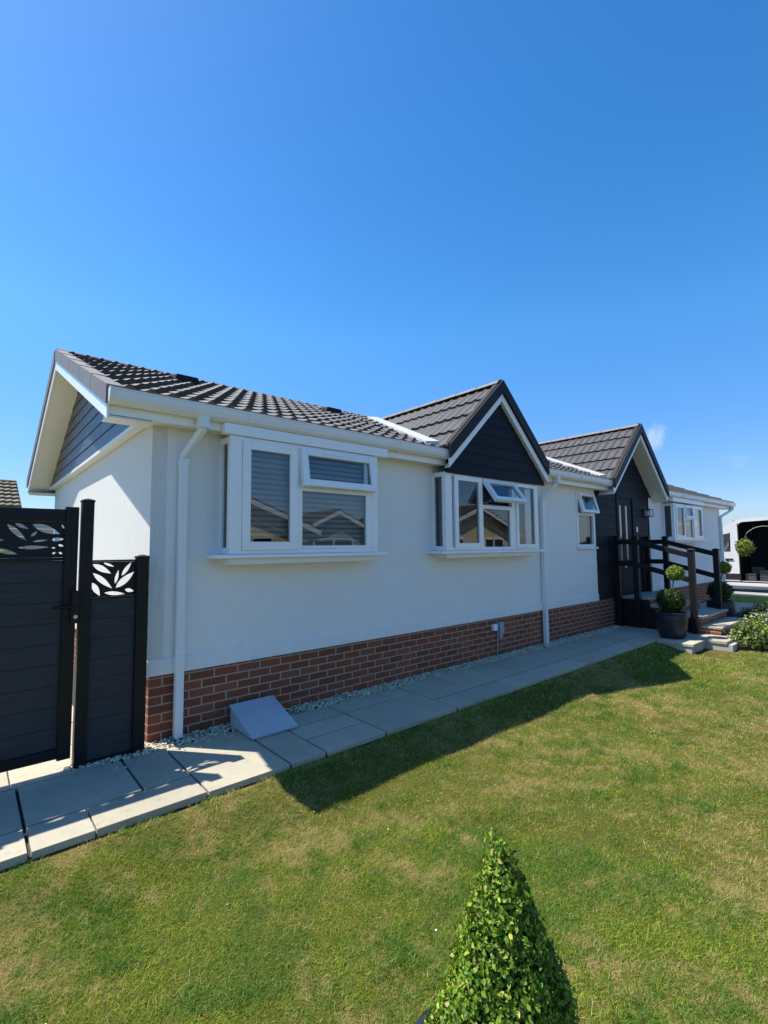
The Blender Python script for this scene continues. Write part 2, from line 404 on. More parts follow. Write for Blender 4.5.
# small fair weather clouds low over the horizon
cm = N(nt, 'ShaderNodeMapping'); cm.inputs['Scale'].default_value = (1, 1, 2.6); L(nt, tcw.outputs['Generated'], cm.inputs['Vector'])
cn = noise(nt, cm.outputs[0], 7.5, 6, .58)
cmask = ramp(nt, sx.outputs['Z'], [(.0, (1, 1, 1)), (.12, (.55, .55, .55)), (.24, (0, 0, 0))])
cf = N(nt, 'ShaderNodeMath', operation='MULTIPLY'); L(nt, ramp(nt, cn, [(.56, (0, 0, 0)), (.74, (.35, .35, .35))]), cf.inputs[0]); L(nt, cmask, cf.inputs[1])
dw = N(nt, 'ShaderNodeVectorMath', operation='MULTIPLY_ADD'); dn_ = N(nt, 'ShaderNodeTexNoise'); dn_.inputs['Scale'].default_value = 28; L(nt, tcw.outputs['Generated'], dn_.inputs['Vector'])
L(nt, dn_.outputs['Color'], dw.inputs[0]); dw.inputs[1].default_value = (.05, .05, .05); L(nt, tcw.outputs['Generated'], dw.inputs[2])
dd = N(nt, 'ShaderNodeVectorMath', operation='DISTANCE'); L(nt, dw.outputs[0], dd.inputs[0]); dd.inputs[1].default_value = (0.9512, 0.3489, 0.2177)
cl = ramp(nt, dd.outputs['Value'], [(.004, (.40, .40, .40)), (.024, (0, 0, 0))])
mxx = N(nt, 'ShaderNodeMath', operation='MAXIMUM'); L(nt, cf.outputs[0], mxx.inputs[0]); L(nt, cl, mxx.inputs[1])
skyc = mixc(nt, mxx.outputs[0], skyc, (4.2, 4.6, 5.2))
L(nt, skyc, bg.inputs['Color']); L(nt, bg.outputs[0], wo.inputs['Surface'])
sd = bpy.data.lights.new('sun', 'SUN'); sd.energy = 5.0; sd.angle = rad(.55); sd.color = (1, .93, .80)
so = bpy.data.objects.new('sun', sd); so.rotation_euler = SUN.to_track_quat('Z', 'Y').to_euler(); so.location = (-6, 8, 20); COL.objects.link(so)
vs_ = scene.view_settings; vs_.view_transform = 'Standard'; vs_.look = 'None'; vs_.gamma = 1; vs_.use_curve_mapping = False; vs_.exposure = .72
scene.render.engine = 'CYCLES'
scene.cycles.max_bounces = 8; scene.cycles.transparent_max_bounces = 12

# ------------------------------------------------------------------ ground, path, lawn
def zl(x, y):
    """lawn height"""
    x = np.asarray(x, float); y = np.asarray(y, float)
    t = np.clip((-1.15 - y) / .6, 0, 1); t = t * t * (3 - 2 * t)
    z = -.048 - .112 * t - .035 * np.clip((-1.75 - y) / 3, 0, 1)
    return z + .008 * np.sin(x * 2.1 + y * 1.3) * t + .006 * np.sin(x * 5.3 - y * 3.7) * t
mb = MB().add([(-1500, -1500, -.3), (1500, -1500, -.3), (1500, 1500, -.3), (-1500, 1500, -.3)], [(0, 1, 2, 3)])
tag(build(mb, 'ground', 'lawn'), kind='structure')
xs = np.concatenate([np.linspace(-12, -3, 20), np.linspace(-2.8, 9, 120), np.linspace(9.3, 17.4, 30)]); ys = np.concatenate([np.linspace(-1.155, -5, 60), np.linspace(-5.2, -7.5, 8)])
X, Y = np.meshgrid(xs, ys); Z = zl(X, Y)
V = np.stack([X, Y, Z], -1).reshape(-1, 3); nx = len(xs); ny = len(ys)
i, j = np.meshgrid(np.arange(nx - 1), np.arange(ny - 1)); a = (j * nx + i).ravel()
F = np.stack([a, a + nx, a + nx + 1, a + 1], 1)
tag(build_np(V, F, 'lawn', 'lawn', smooth=True), kind='structure')
# back garden and far grass next to the path end
mb = MB().add([(15.0, -1.15, -.03), (17.3, -1.15, -.03), (17.3, 6, -.03), (15.0, 6, -.03)], [(0, 1, 2, 3)])
mb.add([(-14, 6.3, -.05), (17.3, 6.3, -.05), (17.3, 30, -.05), (-14, 30, -.05)], [(0, 1, 2, 3)])
mb.add([(-14, -1.15, -.045), (-4.0, -1.15, -.045), (-4.0, 6.3, -.045), (-14, 6.3, -.045)], [(0, 1, 2, 3)])
tag(build(mb, 'grass_verge', simple('verge_grass', (.15, .20, .03), 1, .35, 9, bstr=.6, bscale=40, spec=.1)), kind='structure')
mb = MB().box(17.3, 18.15, -40, 40, -.3, -.01); mb.box(18.15, 18.3, -40, 40, -.3, .02)
tag(build(mb, 'pavement', 'concrete'), kind='structure')
mb = MB().box(18.3, 27, -60, 60, -.3, -.09); tag(build(mb, 'road', 'asphalt'), kind='structure')
mb = MB().box(-40, 17.2, -10.2, -7.5, -.3, -.16); tag(build(mb, 'front_road', 'asphalt'), kind='structure')
# paving
slabs = []
def row(y0, y1, cuts):
    for a, b in zip(cuts, cuts[1:]): slabs.append((a, b, y0, y1))
def S(*a): slabs.append(a)
S(-1.5, -.885, -.85, -.235); S(-1.5, -.885, -1.155, -.86)
S(-.875, -.245, -.835, -.235); S(-.235, .07, -.835, -.235); row(-1.155, -.845, [-.875, -.57, .07])
S(.08, .69, -1.155, -.235)
S(.70, 1.005, -1.155, -.54); S(.70, 1.63, -.53, -.235)
S(1.015, 1.63, -1.155, -.845); S(1.015, 1.63, -.835, -.54)
row(-.52, -.235, [1.64, 2.27, 2.575]); S(1.64, 2.575, -1.155, -.53)
row(-.825, -.235, [2.585, 3.195, 3.85, 4.775, 5.39, 6.0, 6.92, 7.53, 8.14, 8.75]); row(-1.155, -.835, [2.585, 2.905, 3.58, 4.19, 5.27, 5.88, 6.19, 7.10, 7.71, 8.32, 8.75])
row(-.835, -.235, [-3.95, -3.03, -2.42, -1.51]); row(-1.155, -.845, [-3.95, -3.34, -2.73, -2.12, -1.51])
# platform under the pot and in front of the steps
S(7.66, 8.27, -1.72, -1.165); S(8.28, 8.89, -2.02, -1.165); S(8.90, 9.81, -2.12, -1.815); S(9.82, 10.42, -2.12, -1.815)
row(-.70, -.235, [10.42, 11.33, 11.94, 12.85, 13.46, 14.37, 14.98]); row(-1.155, -.71, [10.42, 11.03, 11.94, 12.55, 13.46, 14.07, 14.98])
# side passage
for r_ in range(10):
    y0 = -.225 + r_ * .61; cuts = [-3.95, -3.04, -2.43, -1.52, -.91, -.30] if r_ % 2 else [-3.95, -3.34, -2.43, -1.82, -.91, -.30]
    row(y0, y0 + .60, cuts)
mb = MB()
for s in slabs:
    dz = RNG.uniform(-.0025, .0025); g = .004
    mb.box(s[0] + g, s[1] - g, s[2] + g, s[3] - g, -.045, dz)
path = build(mb, 'paving_path', 'slab', bevel=.004); tag(path, kind='structure')
mb = MB().box(-4, 8.76, -1.15, .02, -.09, -.026); mb.box(-4, -.005, .02, 6.2, -.09, -.026); mb.box(10.4, 15, -1.15, .02, -.09, -.026)
tag(build(mb, 'path_bedding', simple('joint_mortar', (.040, .038, .034), .95, .3, 40)), kind='structure')

mb = MB().box(-4, 7.64, -1.18, -1.156, -.2, -.050); tag(build(mb, 'border_soil', 'bed'), kind='structure')
mb = MB().box(8.301, 10.41, -2.09, -1.795, -.25, -.046); mb.box(8.301, 8.84, -1.795, -1.151, -.25, -.046); mb.box(7.68, 8.30, -1.69, -1.151, -.25, -.046)
tag(build(mb, 'path_edging', 'concrete'), kind='structure')
# gravel strip along the brick skirt
ico = None
def stones(n, xr, yr, z, sz):
    import bmesh
    bm = bmesh.new(); bmesh.ops.create_icosphere(bm, subdivisions=1, radius=1)
    base = np.array([v.co[:] for v in bm.verts]); tri = np.array([[v.index for v in f.verts] for f in bm.faces]); bm.free()
    k = len(base)
    P = np.stack([RNG.uniform(*xr, n), RNG.uniform(*yr, n), z + RNG.uniform(-.006, .012, n)], 1)
    sc = RNG.uniform(sz[0], sz[1], (n, 1, 1)) * RNG.uniform([.7, .7, .5], [1.2, 1.2, .85], (n, 3))[:, None, :]
    A = RNG.uniform(0, 2 * math.pi, n); c, s = np.cos(A), np.sin(A)
    Rm = np.stack([np.stack([c, -s, 0 * c], 1), np.stack([s, c, 0 * c], 1), np.stack([0 * c, 0 * c, 1 + 0 * c], 1)], 1)
    Vb = base[None] * (1 + RNG.uniform(-.18, .18, (n, k, 1))) * sc
    Vv = np.einsum('nij,nkj->nki', Rm, Vb) + P[:, None]
    return Vv.reshape(-1, 3), (tri[None] + (np.arange(n) * k)[:, None, None]).reshape(-1, 3)
V1, F1 = stones(6800, (-.02, 8.7), (-.232, -.008), -.012, (.008, .017))
V2, F2 = stones(900, (-.29, -.01), (-.235, .5), -.004, (.008, .018))
V3, F3 = stones(1800, (10.45, 15), (-.232, -.008), -.004, (.010, .02))
V4, F4 = stones(220, (-.6, -.25), (-.20, -.09), .0, (.006, .013))
V5, F5 = stones(90, (-.35, .9), (-.42, -.2), .004, (.005, .010))
Vs = [V1, V2, V3, V4, V5]; o = 0; Fs = []
for vv, ff in zip(Vs, [F1, F2, F3, F4, F5]): Fs.append(ff + o); o += len(vv)
tag(build_np(np.concatenate(Vs), np.concatenate(Fs), 'gravel', 'pebble', smooth=True), 'cream white pebbles filling the strip between brick skirting and paving', 'gravel', kind='stuff')

# grass blades
def blades(n, xr, yr, keep, h, wd, seed):
    g = np.random.default_rng(seed)
    x = g.uniform(*xr, n); y = g.uniform(*yr, n); k = keep(x, y, g); x = x[k]; y = y[k]; n = len(x)
    z = zl(x, y) - .004
    clump = .75 + .5 * np.sin(x * 3.1 + 1.7 * np.sin(y * 2.3)) * np.sin(y * 3.7 + 1.3 * np.sin(x * 1.9))
    hh = h * g.uniform(.45, 1.15, n) * (.75 + .35 * clump); ww = wd * g.uniform(.7, 1.3, n)
    a = g.uniform(0, 2 * math.pi, n); lean = g.uniform(.35, 1.9, n) * hh; la = g.uniform(0, 2 * math.pi, n)
    dx, dy = np.cos(a) * ww / 2, np.sin(a) * ww / 2; lx, ly = np.cos(la) * lean, np.sin(la) * lean
    V = np.stack([np.stack([x - dx, y - dy, z], 1), np.stack([x + dx, y + dy, z], 1),
                  np.stack([x + dx * .7 + lx * .35, y + dy * .7 + ly * .35, z + hh * .6], 1), np.stack([x - dx * .7 + lx * .35, y - dy * .7 + ly * .35, z + hh * .6], 1),
                  np.stack([x + lx, y + ly, z + hh], 1)], 1).reshape(-1, 3)
    b = (np.arange(n) * 5)[:, None]
    F = np.concatenate([b + np.array([[0, 1, 2]]), b + np.array([[0, 2, 3]]), b + np.array([[3, 2, 4]])], 0)
    return V, F
CX, CY = -1.197, -4.424
def infr(x, y):
    dx, dy = x - CX, y - CY; fw = dx * .654 + dy * .756; rt = dx * .756 - dy * .654
    return (fw > .2) & (np.abs(rt) < fw * 1.0 + .9)
def kp(d0, d1, slope=0):
    def f(x, y, g):
        d = np.hypot(x - CX, y - CY)
        return infr(x, y) & (d >= d0) & (d < d1) & ~((x > 7.6) & (y > -2.14) & (x < 10.8)) & ~((x > 7.64) & (y > -1.74)) & (y < -1.178 + .012 * np.sin(x * 11) + .008 * np.sin(x * 27))
    return f
parts_ = [blades(900000, (-2.5, 3.5), (-4.8, -1.16), kp(.3, 3.2), .019, .0025, 1),
          blades(430000, (-2, 5.5), (-6.5, -1.16), kp(3.2, 5.2), .021, .0034, 2),
          blades(200000, (0, 8.6), (-7, -1.16), kp(5.2, 8), .026, .0048, 3),
          blades(110000, (4, 12), (-7.2, -1.16), kp(8, 13), .034, .0075, 4)]
# longer untrimmed fringe along the slab edge
g0 = np.random.default_rng(9)
parts_.append(blades(9000, (-1.6, 7.6), (-1.24, -1.160), lambda x, y, g: infr(x, y) & (g.uniform(0, 1, len(x)) < .5 + .5 * np.sin(x * 9 + 2 * np.sin(x * 3.3))), .040, .0030, 9))
# fallen white petals
P = np.stack([g0.uniform(-1.5, 6, 70), g0.uniform(-4.3, -1.3, 70), np.zeros(70)], 1); P[:, 2] = zl(P[:, 0], P[:, 1]) + .016
_keep = RNG; V_, F_ = leaves_np(P, np.tile([0, 0, 1.], (70, 1)), .009, .8, .3)
tag(build_np(V_, F_, 'fallen_petals', 'petal'), 'tiny white petals fallen on the lawn', 'petals', kind='stuff')
# a few coarse tufts
M['tuft'] = leaf_mat('tuft_blades', [(0, (.05, .12, .016)), (.5, (.09, .20, .028)), (.9, (.17, .29, .045)), (1, (.32, .38, .09))], .35, .7)
def tufts(n, seed):
    g = np.random.default_rng(seed); cx = g.uniform(-1.8, 6.5, n); cy = g.uniform(-4.4, -1.5, n); out = []
    for a, b in zip(cx, cy):
        rr = .03 + .13 * g.uniform(0, 1) ** 2.2; hq = g.uniform(.020, .042)
        out.append(blades(int(70000 * rr * rr), (a - rr, a + rr), (b - rr, b + rr), lambda x, y, q, a=a, b=b, rr=rr: np.hypot(x - a, (y - b) * 1.3) < rr * q.uniform(.05, 1, len(x)) * (1 + .3 * np.sin(3 * np.arctan2(y - b, x - a) + a * 40)), hq, .0026, int(g.integers(1e6))))
    return out
o = 0; Vs = []; Fs = []
for vv, ff in parts_: Vs.append(vv); Fs.append(ff + o); o += len(vv)
tag(build_np(np.concatenate(Vs), np.concatenate(Fs), 'grass', 'grass'), 'short mown lawn grass, green with dry straw coloured patches', 'grass', kind='stuff')
o = 0; Vs = []; Fs = []
for vv, ff in tufts(520, 21): Vs.append(vv); Fs.append(ff + o); o += len(vv)
tag(build_np(np.concatenate(Vs), np.concatenate(Fs), 'grass_tufts', 'tuft'), 'darker green coarse tufts scattered through the lawn', 'grass', kind='stuff')

# ------------------------------------------------------------------ the park home
H = thing('park_home', (0, 0, 0), 'long white bungalow with red brick skirting, dark tiled roof and two front gables', 'house')
XR = 16.15           # right end of the body
WY, WX = -.02, -.025
holes = [(.62, 2.26, 1.60, 2.58), (3.55, 5.60, 1.60, 2.53), (7.31, 8.0, 1.57, 2.60), (11.72, 13.62, 1.74, 2.58)]
mb = MB()
def front(mb, a, b, c, d): mb.box(a, b, WY, .10, c, d)
wall_cells(mb, .101, 8.10, .545, 2.69, holes[:3], 0, 0, front)
wall_cells(mb, 10.64, XR, .545, 2.69, holes[3:], 0, 0, front)
mb.box(XR - .12, XR, .101, 6.08, .545, 2.69); mb.box(.101, XR - .121, 5.98, 6.08, .545, 2.69)
mb.box(8.10, 10.64, .04, .10, .545, 2.69)
build(mb, 'wall', 'render', H)
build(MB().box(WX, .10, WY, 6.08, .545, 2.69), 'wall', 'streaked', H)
mb = MB()                                                     # projecting band at the foot of the render
mb.prism([(WY - .014, .538), (WY - .002, .538), (WY - .002, .672), (WY - .006, .672), (WY - .014, .66)], 'x', WX - .014, 8.10)
mb.prism([(WY - .014, .538), (WY - .002, .538), (WY - .002, .672), (WY - .006, .672), (WY - .014, .66)], 'x', 10.64, XR)
mb.prism([(WX - .014, .538), (WX - .002, .538), (WX - .002, .672), (WX - .006, .672), (WX - .014, .66)], 'y', WY - .001, 6.08)
build(mb, 'wall_base_band', 'render', H)
# brick skirt with uv in metres
def brick_obj(name, quads, parent):
    vs = []; fs = []; uv = []
    off = OFF[parent.name]
    for q in quads:
        o = len(vs); fs.append((o, o + 1, o + 2, o + 3))
        n = (Vector(q[1]) - Vector(q[0])).cross(Vector(q[3]) - Vector(q[0]))
        for p in q:
            vs.append((p[0] - off.x, p[1] - off.y, p[2] - off.z))
            if abs(n.z) > max(abs(n.x), abs(n.y)): uv.append((p[0], p[1]))
            else: uv.append((p[0] if abs(n.y) > abs(n.x) else p[1] + .1125, p[2] + .012))
    me = bpy.data.meshes.new(name); me.from_pydata(vs, [], fs); l = me.uv_layers.new(name='UVMap')
    for i, u in enumerate(uv): l.data[i].uv = u
    o = bpy.data.objects.new(name, me); finish(o, parent, 'brick'); OFF[o.name] = off; return o
def bq_front(x0, x1, y, z0, z1): return [(x0, y, z0), (x1, y, z0), (x1, y, z1), (x0, y, z1)]
def bq_left(x, y0, y1, z0, z1): return [(x, y1, z0), (x, y0, z0), (x, y0, z1), (x, y1, z1)]
def bq_right(x, y0, y1, z0, z1): return [(x, y0, z0), (x, y1, z0), (x, y1, z1), (x, y0, z1)]
def bq_top(x0, x1, y0, y1, z): return [(x0, y0, z), (x1, y0, z), (x1, y1, z), (x0, y1, z)]
brick_obj('brick_skirt', [bq_front(0, XR - .02, 0, -.12, .55), bq_left(0, 0, 6.06, -.12, .55), bq_right(XR - .02, 0, 6.06, -.12, .55)], H)
# floor and inside
mb = MB().box(.11, XR - .13, .11, 5.97, .56, .60); mb.box(.11, XR - .13, .11, 5.97, 2.66, 2.685)
for px_ in (2.9, 6.6, 8.3, 11.2, 14.6): mb.box(px_, px_ + .06, .12, 5.96, .601, 2.659)
mb.box(.12, 2.89, 2.9, 2.95, .601, 2.659); mb.box(2.97, 6.59, 3.2, 3.25, .601, 2.659); mb.box(6.67, 8.29, 2.4, 2.45, .601, 2.659); mb.box(11.27, 14.59, 2.8, 2.85, .601, 2.659)
build(mb, 'interior', 'interior', H)
# dark clad panel round the front door
def lap_boards(mb, x0, x1, z0, z1, step, yb, d=.014):
    n = max(1, round((z1 - z0) / step)); h = (z1 - z0) / n
    for k in range(n):
        a = z0 + k * h
        mb.prism([(yb - d, a), (yb, a), (yb, a + h - .006), (yb - d * .35, a + h - .006)], 'x', x0, x1)
    mb.box(x0, x1, yb, yb + .012, z0, z1)
mb = MB(); lap_boards(mb, 8.10, 8.99, .55, 2.69, .155, -.02); lap_boards(mb, 9.83, 10.64, .55, 2.69, .155, -.02)
build(mb, 'cladding', 'cladding', H)
for xt in (8.06, 10.64): build(MB().box(xt, xt + .04, -.036, .0, .53, 2.69), 'corner_trim', 'cladding', H)
# gable over end wall
m_ = .412
def ztop(y):
    return 2.963 + m_ * y if y <= 3.05 else 2.963 + m_ * (6.10 - y)
tri_h = lambda y: ztop(y) - .235
mb = MB(); step = .155; z = 2.731
while z < tri_h(3.05) - .02:
    zz = min(z + step - .005, tri_h(3.05) - .01)
    def yy(zv): return (zv + .235 - 2.963) / m_
    y0a, y0b = yy(z), yy(zz)
    y0a = max(y0a, -.02); y0b = max(y0b, -.02)
    q0 = [(-.110, y0a, z), (-.110, 6.10 - y0a, z), (-.101, 6.10 - y0b, zz), (-.101, y0b, zz)]
    q1 = [(-.08, p[1], p[2]) for p in q0]
    mb.hexa(q0, q1); z += step
mb.prism([(-.02, 2.70), (6.12, 2.70), (6.12, tri_h(6.12)), (3.05, tri_h(3.05)), (-.02, tri_h(-.02))], 'x', -.079, -.03)
build(mb, 'gable_cladding', 'skylitclad', H)
mb = MB().box(-.115, -.026, -.03, 6.13, 2.692, 2.728); build(mb, 'gable_trim', 'soffit', H)
# verge soffits and barge boards at both ends
for (xa, xb) in ((-.395, -.078), (XR + .07, XR + .49)):
    mb = MB()
    for (ya, yb) in ((-.20, 3.05), (3.05, 6.30)):
        mb.prism([(ya, ztop(ya) - .235), (yb, ztop(yb) - .235), (yb, ztop(yb) - .222), (ya, ztop(ya) - .222)], 'x', xa, xb)
    build(mb, 'verge_soffit', 'soffit', H)
for (xa, xb) in ((-.415, -.395), (XR + .49, XR + .51)):
    mb = MB()
    for (ya, yb) in ((-.20, 3.05), (3.05, 6.30)):
        mb.prism([(ya, ztop(ya) - .25), (yb, ztop(yb) - .25), (yb, ztop(yb) - .10), (ya, ztop(ya) - .10)], 'x', xa, xb)
    mb.box(xa, xb, -.215, -.20, ztop(-.2) - .25, ztop(-.2) - .09)
    build(mb, 'bargeboard', 'upvc', H, bevel=.003)
mb = MB().prism([(3.05, ztop(3.05) - .3), (6.1, ztop(6.1) - .3), (6.1, 2.69), (0, 2.69), (0, ztop(0) - .3)], 'x', XR - .02, XR + .068)
build(mb, 'gable_cladding', 'cladding', H)
# ---- roof surfaces
def tile_slope(mb, o, u, Lu, v, Lv, course=.345, roll=.165, amp=.028, stp=.060, res=8):
    """o lower corner; u along eaves (unit), v up slope (unit)"""
    o, u, v = Vector(o), Vector(u), Vector(v); n = u.cross(v).normalized()
    if n.z < 0: n = -n
    nu = max(2, int(Lu / roll * res)); nc = max(1, round(Lv / course)); c = Lv / nc
    def prof(s):
        t = (s / roll) % 1.0
        return amp * (.5 - .5 * math.cos(2 * math.pi * min(1, t / .62))) if t < .62 else 0.0
    for k in range(nc):
        ro = random.uniform(-.002, .002)
        rows = [(k * c - .02 if k else 0, -.004), (k * c - .02 if k else 0, stp), (k * c + c * .5, stp * .5 + .002), ((k + 1) * c, .002)]
        base = len(mb.v)
        for (sv, h) in rows:
            for i in range(nu + 1):
                s = Lu * i / nu
                hh = h + (prof(s) if h > 0 else prof(s) * .5)
                mb.v.append(tuple(o + u * s + v * sv + n * (hh + ro)))
        for r in range(3):
            for i in range(nu):
                a = base + r * (nu + 1) + i; mb.f.append((a, a + 1, a + nu + 2, a + nu + 1))
sl = math.hypot(1, m_); vf = Vector((0, 1, m_)) / sl; vbk = Vector((0, -1, m_)) / sl
def main_seg(mb, x0, x1, ys):
    tile_slope(mb, (x0, ys, ztop(ys) - .03), (1, 0, 0), x1 - x0, vf, (3.05 - ys) * sl)
mb = MB()
G2c, G2h, G2z = 4.625, 1.175, 4.012
G3c, G3h, G3z = 9.59, 1.385, 4.175
main_seg(mb, -.33, G2c - G2h + .02, -.27); main_seg(mb, G2c - G2h + .02, G2c + G2h - .02, .25)
main_seg(mb, G2c + G2h - .02, G3c - G3h + .02, -.27); main_seg(mb, G3c - G3h + .02, G3c + G3h - .02, .25); main_seg(mb, G3c + G3h - .02, XR + .50, -.27)
tile_slope(mb, (-.33, 6.37, ztop(6.37) - .03), (1, 0, 0), XR + .83, vbk, (6.37 - 3.05) * sl, res=6)
roof = build(mb, 'roof', 'tile', H, smooth=False)
# deck below tiles closes the loft
mb = MB()
for x0, x1, ys in ((-.39, G2c - G2h + .02, -.19), (G2c - G2h + .02, G2c + G2h - .02, .3), (G2c + G2h - .02, G3c - G3h + .02, -.19), (G3c - G3h + .02, G3c + G3h - .02, .3), (G3c + G3h - .02, XR + .49, -.19)):
    mb.prism([(ys, ztop(ys) - .075), (3.05, ztop(3.05) - .075), (3.05, ztop(3.05) - .055), (ys, ztop(ys) - .055)], 'x', x0, x1)
mb.prism([(3.05, ztop(3.05) - .075), (6.29, ztop(6.29) - .075), (6.29, ztop(6.29) - .055), (3.05, ztop(3.05) - .055)], 'x', -.39, XR + .49)
build(mb, 'roof_deck', 'vergedark', H)
def ridge(mb, p0, p1, r=.11, seg=.42):
    p0, p1 = Vector(p0), Vector(p1); d = (p1 - p0); n = max(1, round(d.length / seg)); t = d.normalized(); s = t.cross(Vector((0, 0, 1))).normalized()
    for k in range(n):
        a = p0 + d * (k / n) - t * (.012 if k else 0); b = p0 + d * ((k + 1) / n); base = len(mb.v); m = 8
        for q, rr in ((a, r), (b, r * .93)):
            for i in range(m + 1):
                an = math.pi * i / m
                mb.v.append(tuple(q + s * math.cos(an) * rr + Vector((0, 0, 1)) * (math.sin(an) * rr * .62)))
        for i in range(m): mb.f.append((base + i, base + i + 1, base + m + 2 + i, base + m + 1 + i))
        mb.f.append(tuple(base + i for i in range(m + 1))); mb.f.append(tuple(base + m + 1 + i for i in range(m, -1, -1)))
mb = MB(); ridge(mb, (-.42, 3.05, ztop(3.05) - .035), (XR + .51, 3.05, ztop(3.05) - .035)); build(mb, 'ridge_tiles', 'vergetile', roof)
# dry verge caps on the sloping edges
mb = MB()
for ya, yb in ((-.25, 3.02), (6.35, 3.08)):
    n = 5
    for k in range(n):
        y0 = ya + (yb - ya) * k / n; y1 = ya + (yb - ya) * (k + 1) / n - (.010 if yb > ya else -.010)
        lift = .004 if k % 2 else 0
        for (x0, x1, dz0, dz1) in ((-.432, -.417, -.125, .034), (-.417, -.30, .012, .034)):
            q0 = [(x0, y0, ztop(y0) + dz0), (x1, y0, ztop(y0) + dz0), (x1, y0, ztop(y0) + dz1), (x0, y0, ztop(y0) + dz1)]
            q1 = [(x0, y1, ztop(y1) + dz0), (x1, y1, ztop(y1) + dz0), (x1, y1, ztop(y1) + dz1 - .006), (x0, y1, ztop(y1) + dz1 - .006)]
            mb.hexa(q0, q1)
build(mb, 'verge_tiles', 'vergetile', roof)
for xv in (.93, 3.30):
    y0 = 2.0; mb = MB()
    q = [(xv - .17, y0, ztop(y0) + .01), (xv + .17, y0, ztop(y0) + .01), (xv + .17, y0 + .36, ztop(y0 + .36) - .01), (xv - .17, y0 + .36, ztop(y0 + .36) - .01)]
    t = [(xv - .14, y0, ztop(y0) + .115), (xv + .14, y0, ztop(y0) + .115), (xv + .15, y0 + .36, ztop(y0 + .36) + .035), (xv - .15, y0 + .36, ztop(y0 + .36) + .035)]
    mb.hexa(q, t); build(mb, 'roof_vent', 'vergedark', roof, bevel=.01)
# ---- fascia, soffit, gutters
segs = [(-.395, G2c - G2h + .10), (G2c + G2h - .10, G3c - G3h + .10), (G3c + G3h - .10, XR + .49)]
mb = MB()
for a, b in segs: mb.box(a, b, -.20, -.182, 2.668, 2.86)
mb.box(-.395, XR + .49, 6.28, 6.30, 2.60, 2.80)
build(mb, 'fascia', 'upvc', H, bevel=.003)
mb = MB()
for a, b in segs: mb.box(a, b, -.1815, .02, 2.675, 2.690)
mb.box(-.395, XR + .49, 6.05, 6.28, 2.61, 2.625); mb.box(-.39, -.03, -.18, .10, 2.668, 2.6745)
build(mb, 'soffit', 'soffit', H)
gp = [(-.202, 2.845), (-.202, 2.748), (-.235, 2.738), (-.275, 2.742), (-.305, 2.765), (-.318, 2.80), (-.32, 2.846), (-.328, 2.846), (-.328, 2.856), (-.309, 2.856), (-.309, 2.806), (-.298, 2.776), (-.272, 2.756), (-.24, 2.752), (-.214, 2.760), (-.214, 2.845)]
gs = [(-.405, G2c - G2h + .03), (G2c + G2h + .04, G3c - G3h + .04), (G3c + G3h, XR + .55)]
gend = [(-.202, 2.852), (-.202, 2.745), (-.235, 2.735), (-.277, 2.739), (-.309, 2.763), (-.322, 2.80), (-.331, 2.858)]
gutter = None
for a, b in gs:
    mb = MB(); n = len(gp)
    # open trough : side faces only plus end caps
    vs = [(a, p[0], p[1]) for p in gp] + [(b, p[0], p[1]) for p in gp]
    mb.add(vs, [(i, (i + 1) % n, n + (i + 1) % n, n + i) for i in range(n)])
    mb.prism(gend, 'x', a - .012, a + .004); mb.prism(gend, 'x', b - .004, b + .012)
    x = a + 1.15
    while x < b - .3:
        mb.prism([(p[0] - (.004 if p[0] < -.25 else 0), p[1] - .004) for p in gend], 'x', x - .02, x + .02); x += 1.9
    build(mb, 'gutter', 'gutter', H)
# downpipes
def downpipe(xw, xo, zt, name='downpipe'):
    mb = MB(); mb.box(xo - .045, xo + .045, -.30, -.215, 2.655, 2.765)
    mb.tube([(xo, -.255, 2.70), (xo, -.25, 2.645), (xw, -.065, zt + .03), (xw, -.065, zt - .05)], .027, 4)
    o = build(mb, name, 'gutter', H, bevel=.004)
    mb = MB(); mb.box(xw - .0335, xw + .0335, -.0985, -.0315, .0, zt)
    for zc in (zt - .02, .66): mb.box(xw - .039, xw + .039, -.104, -.026, zc - .03, zc + .035)
    mb.box(xw - .06, xw + .06, -.031, -.021, zt - .035, zt - .005)
    build(mb, 'pipe', 'gutter', o, bevel=.006)
downpipe(.225, .32, 2.385); downpipe(6.08, 6.26, 2.36); downpipe(XR - .08, XR + .40, 2.40)

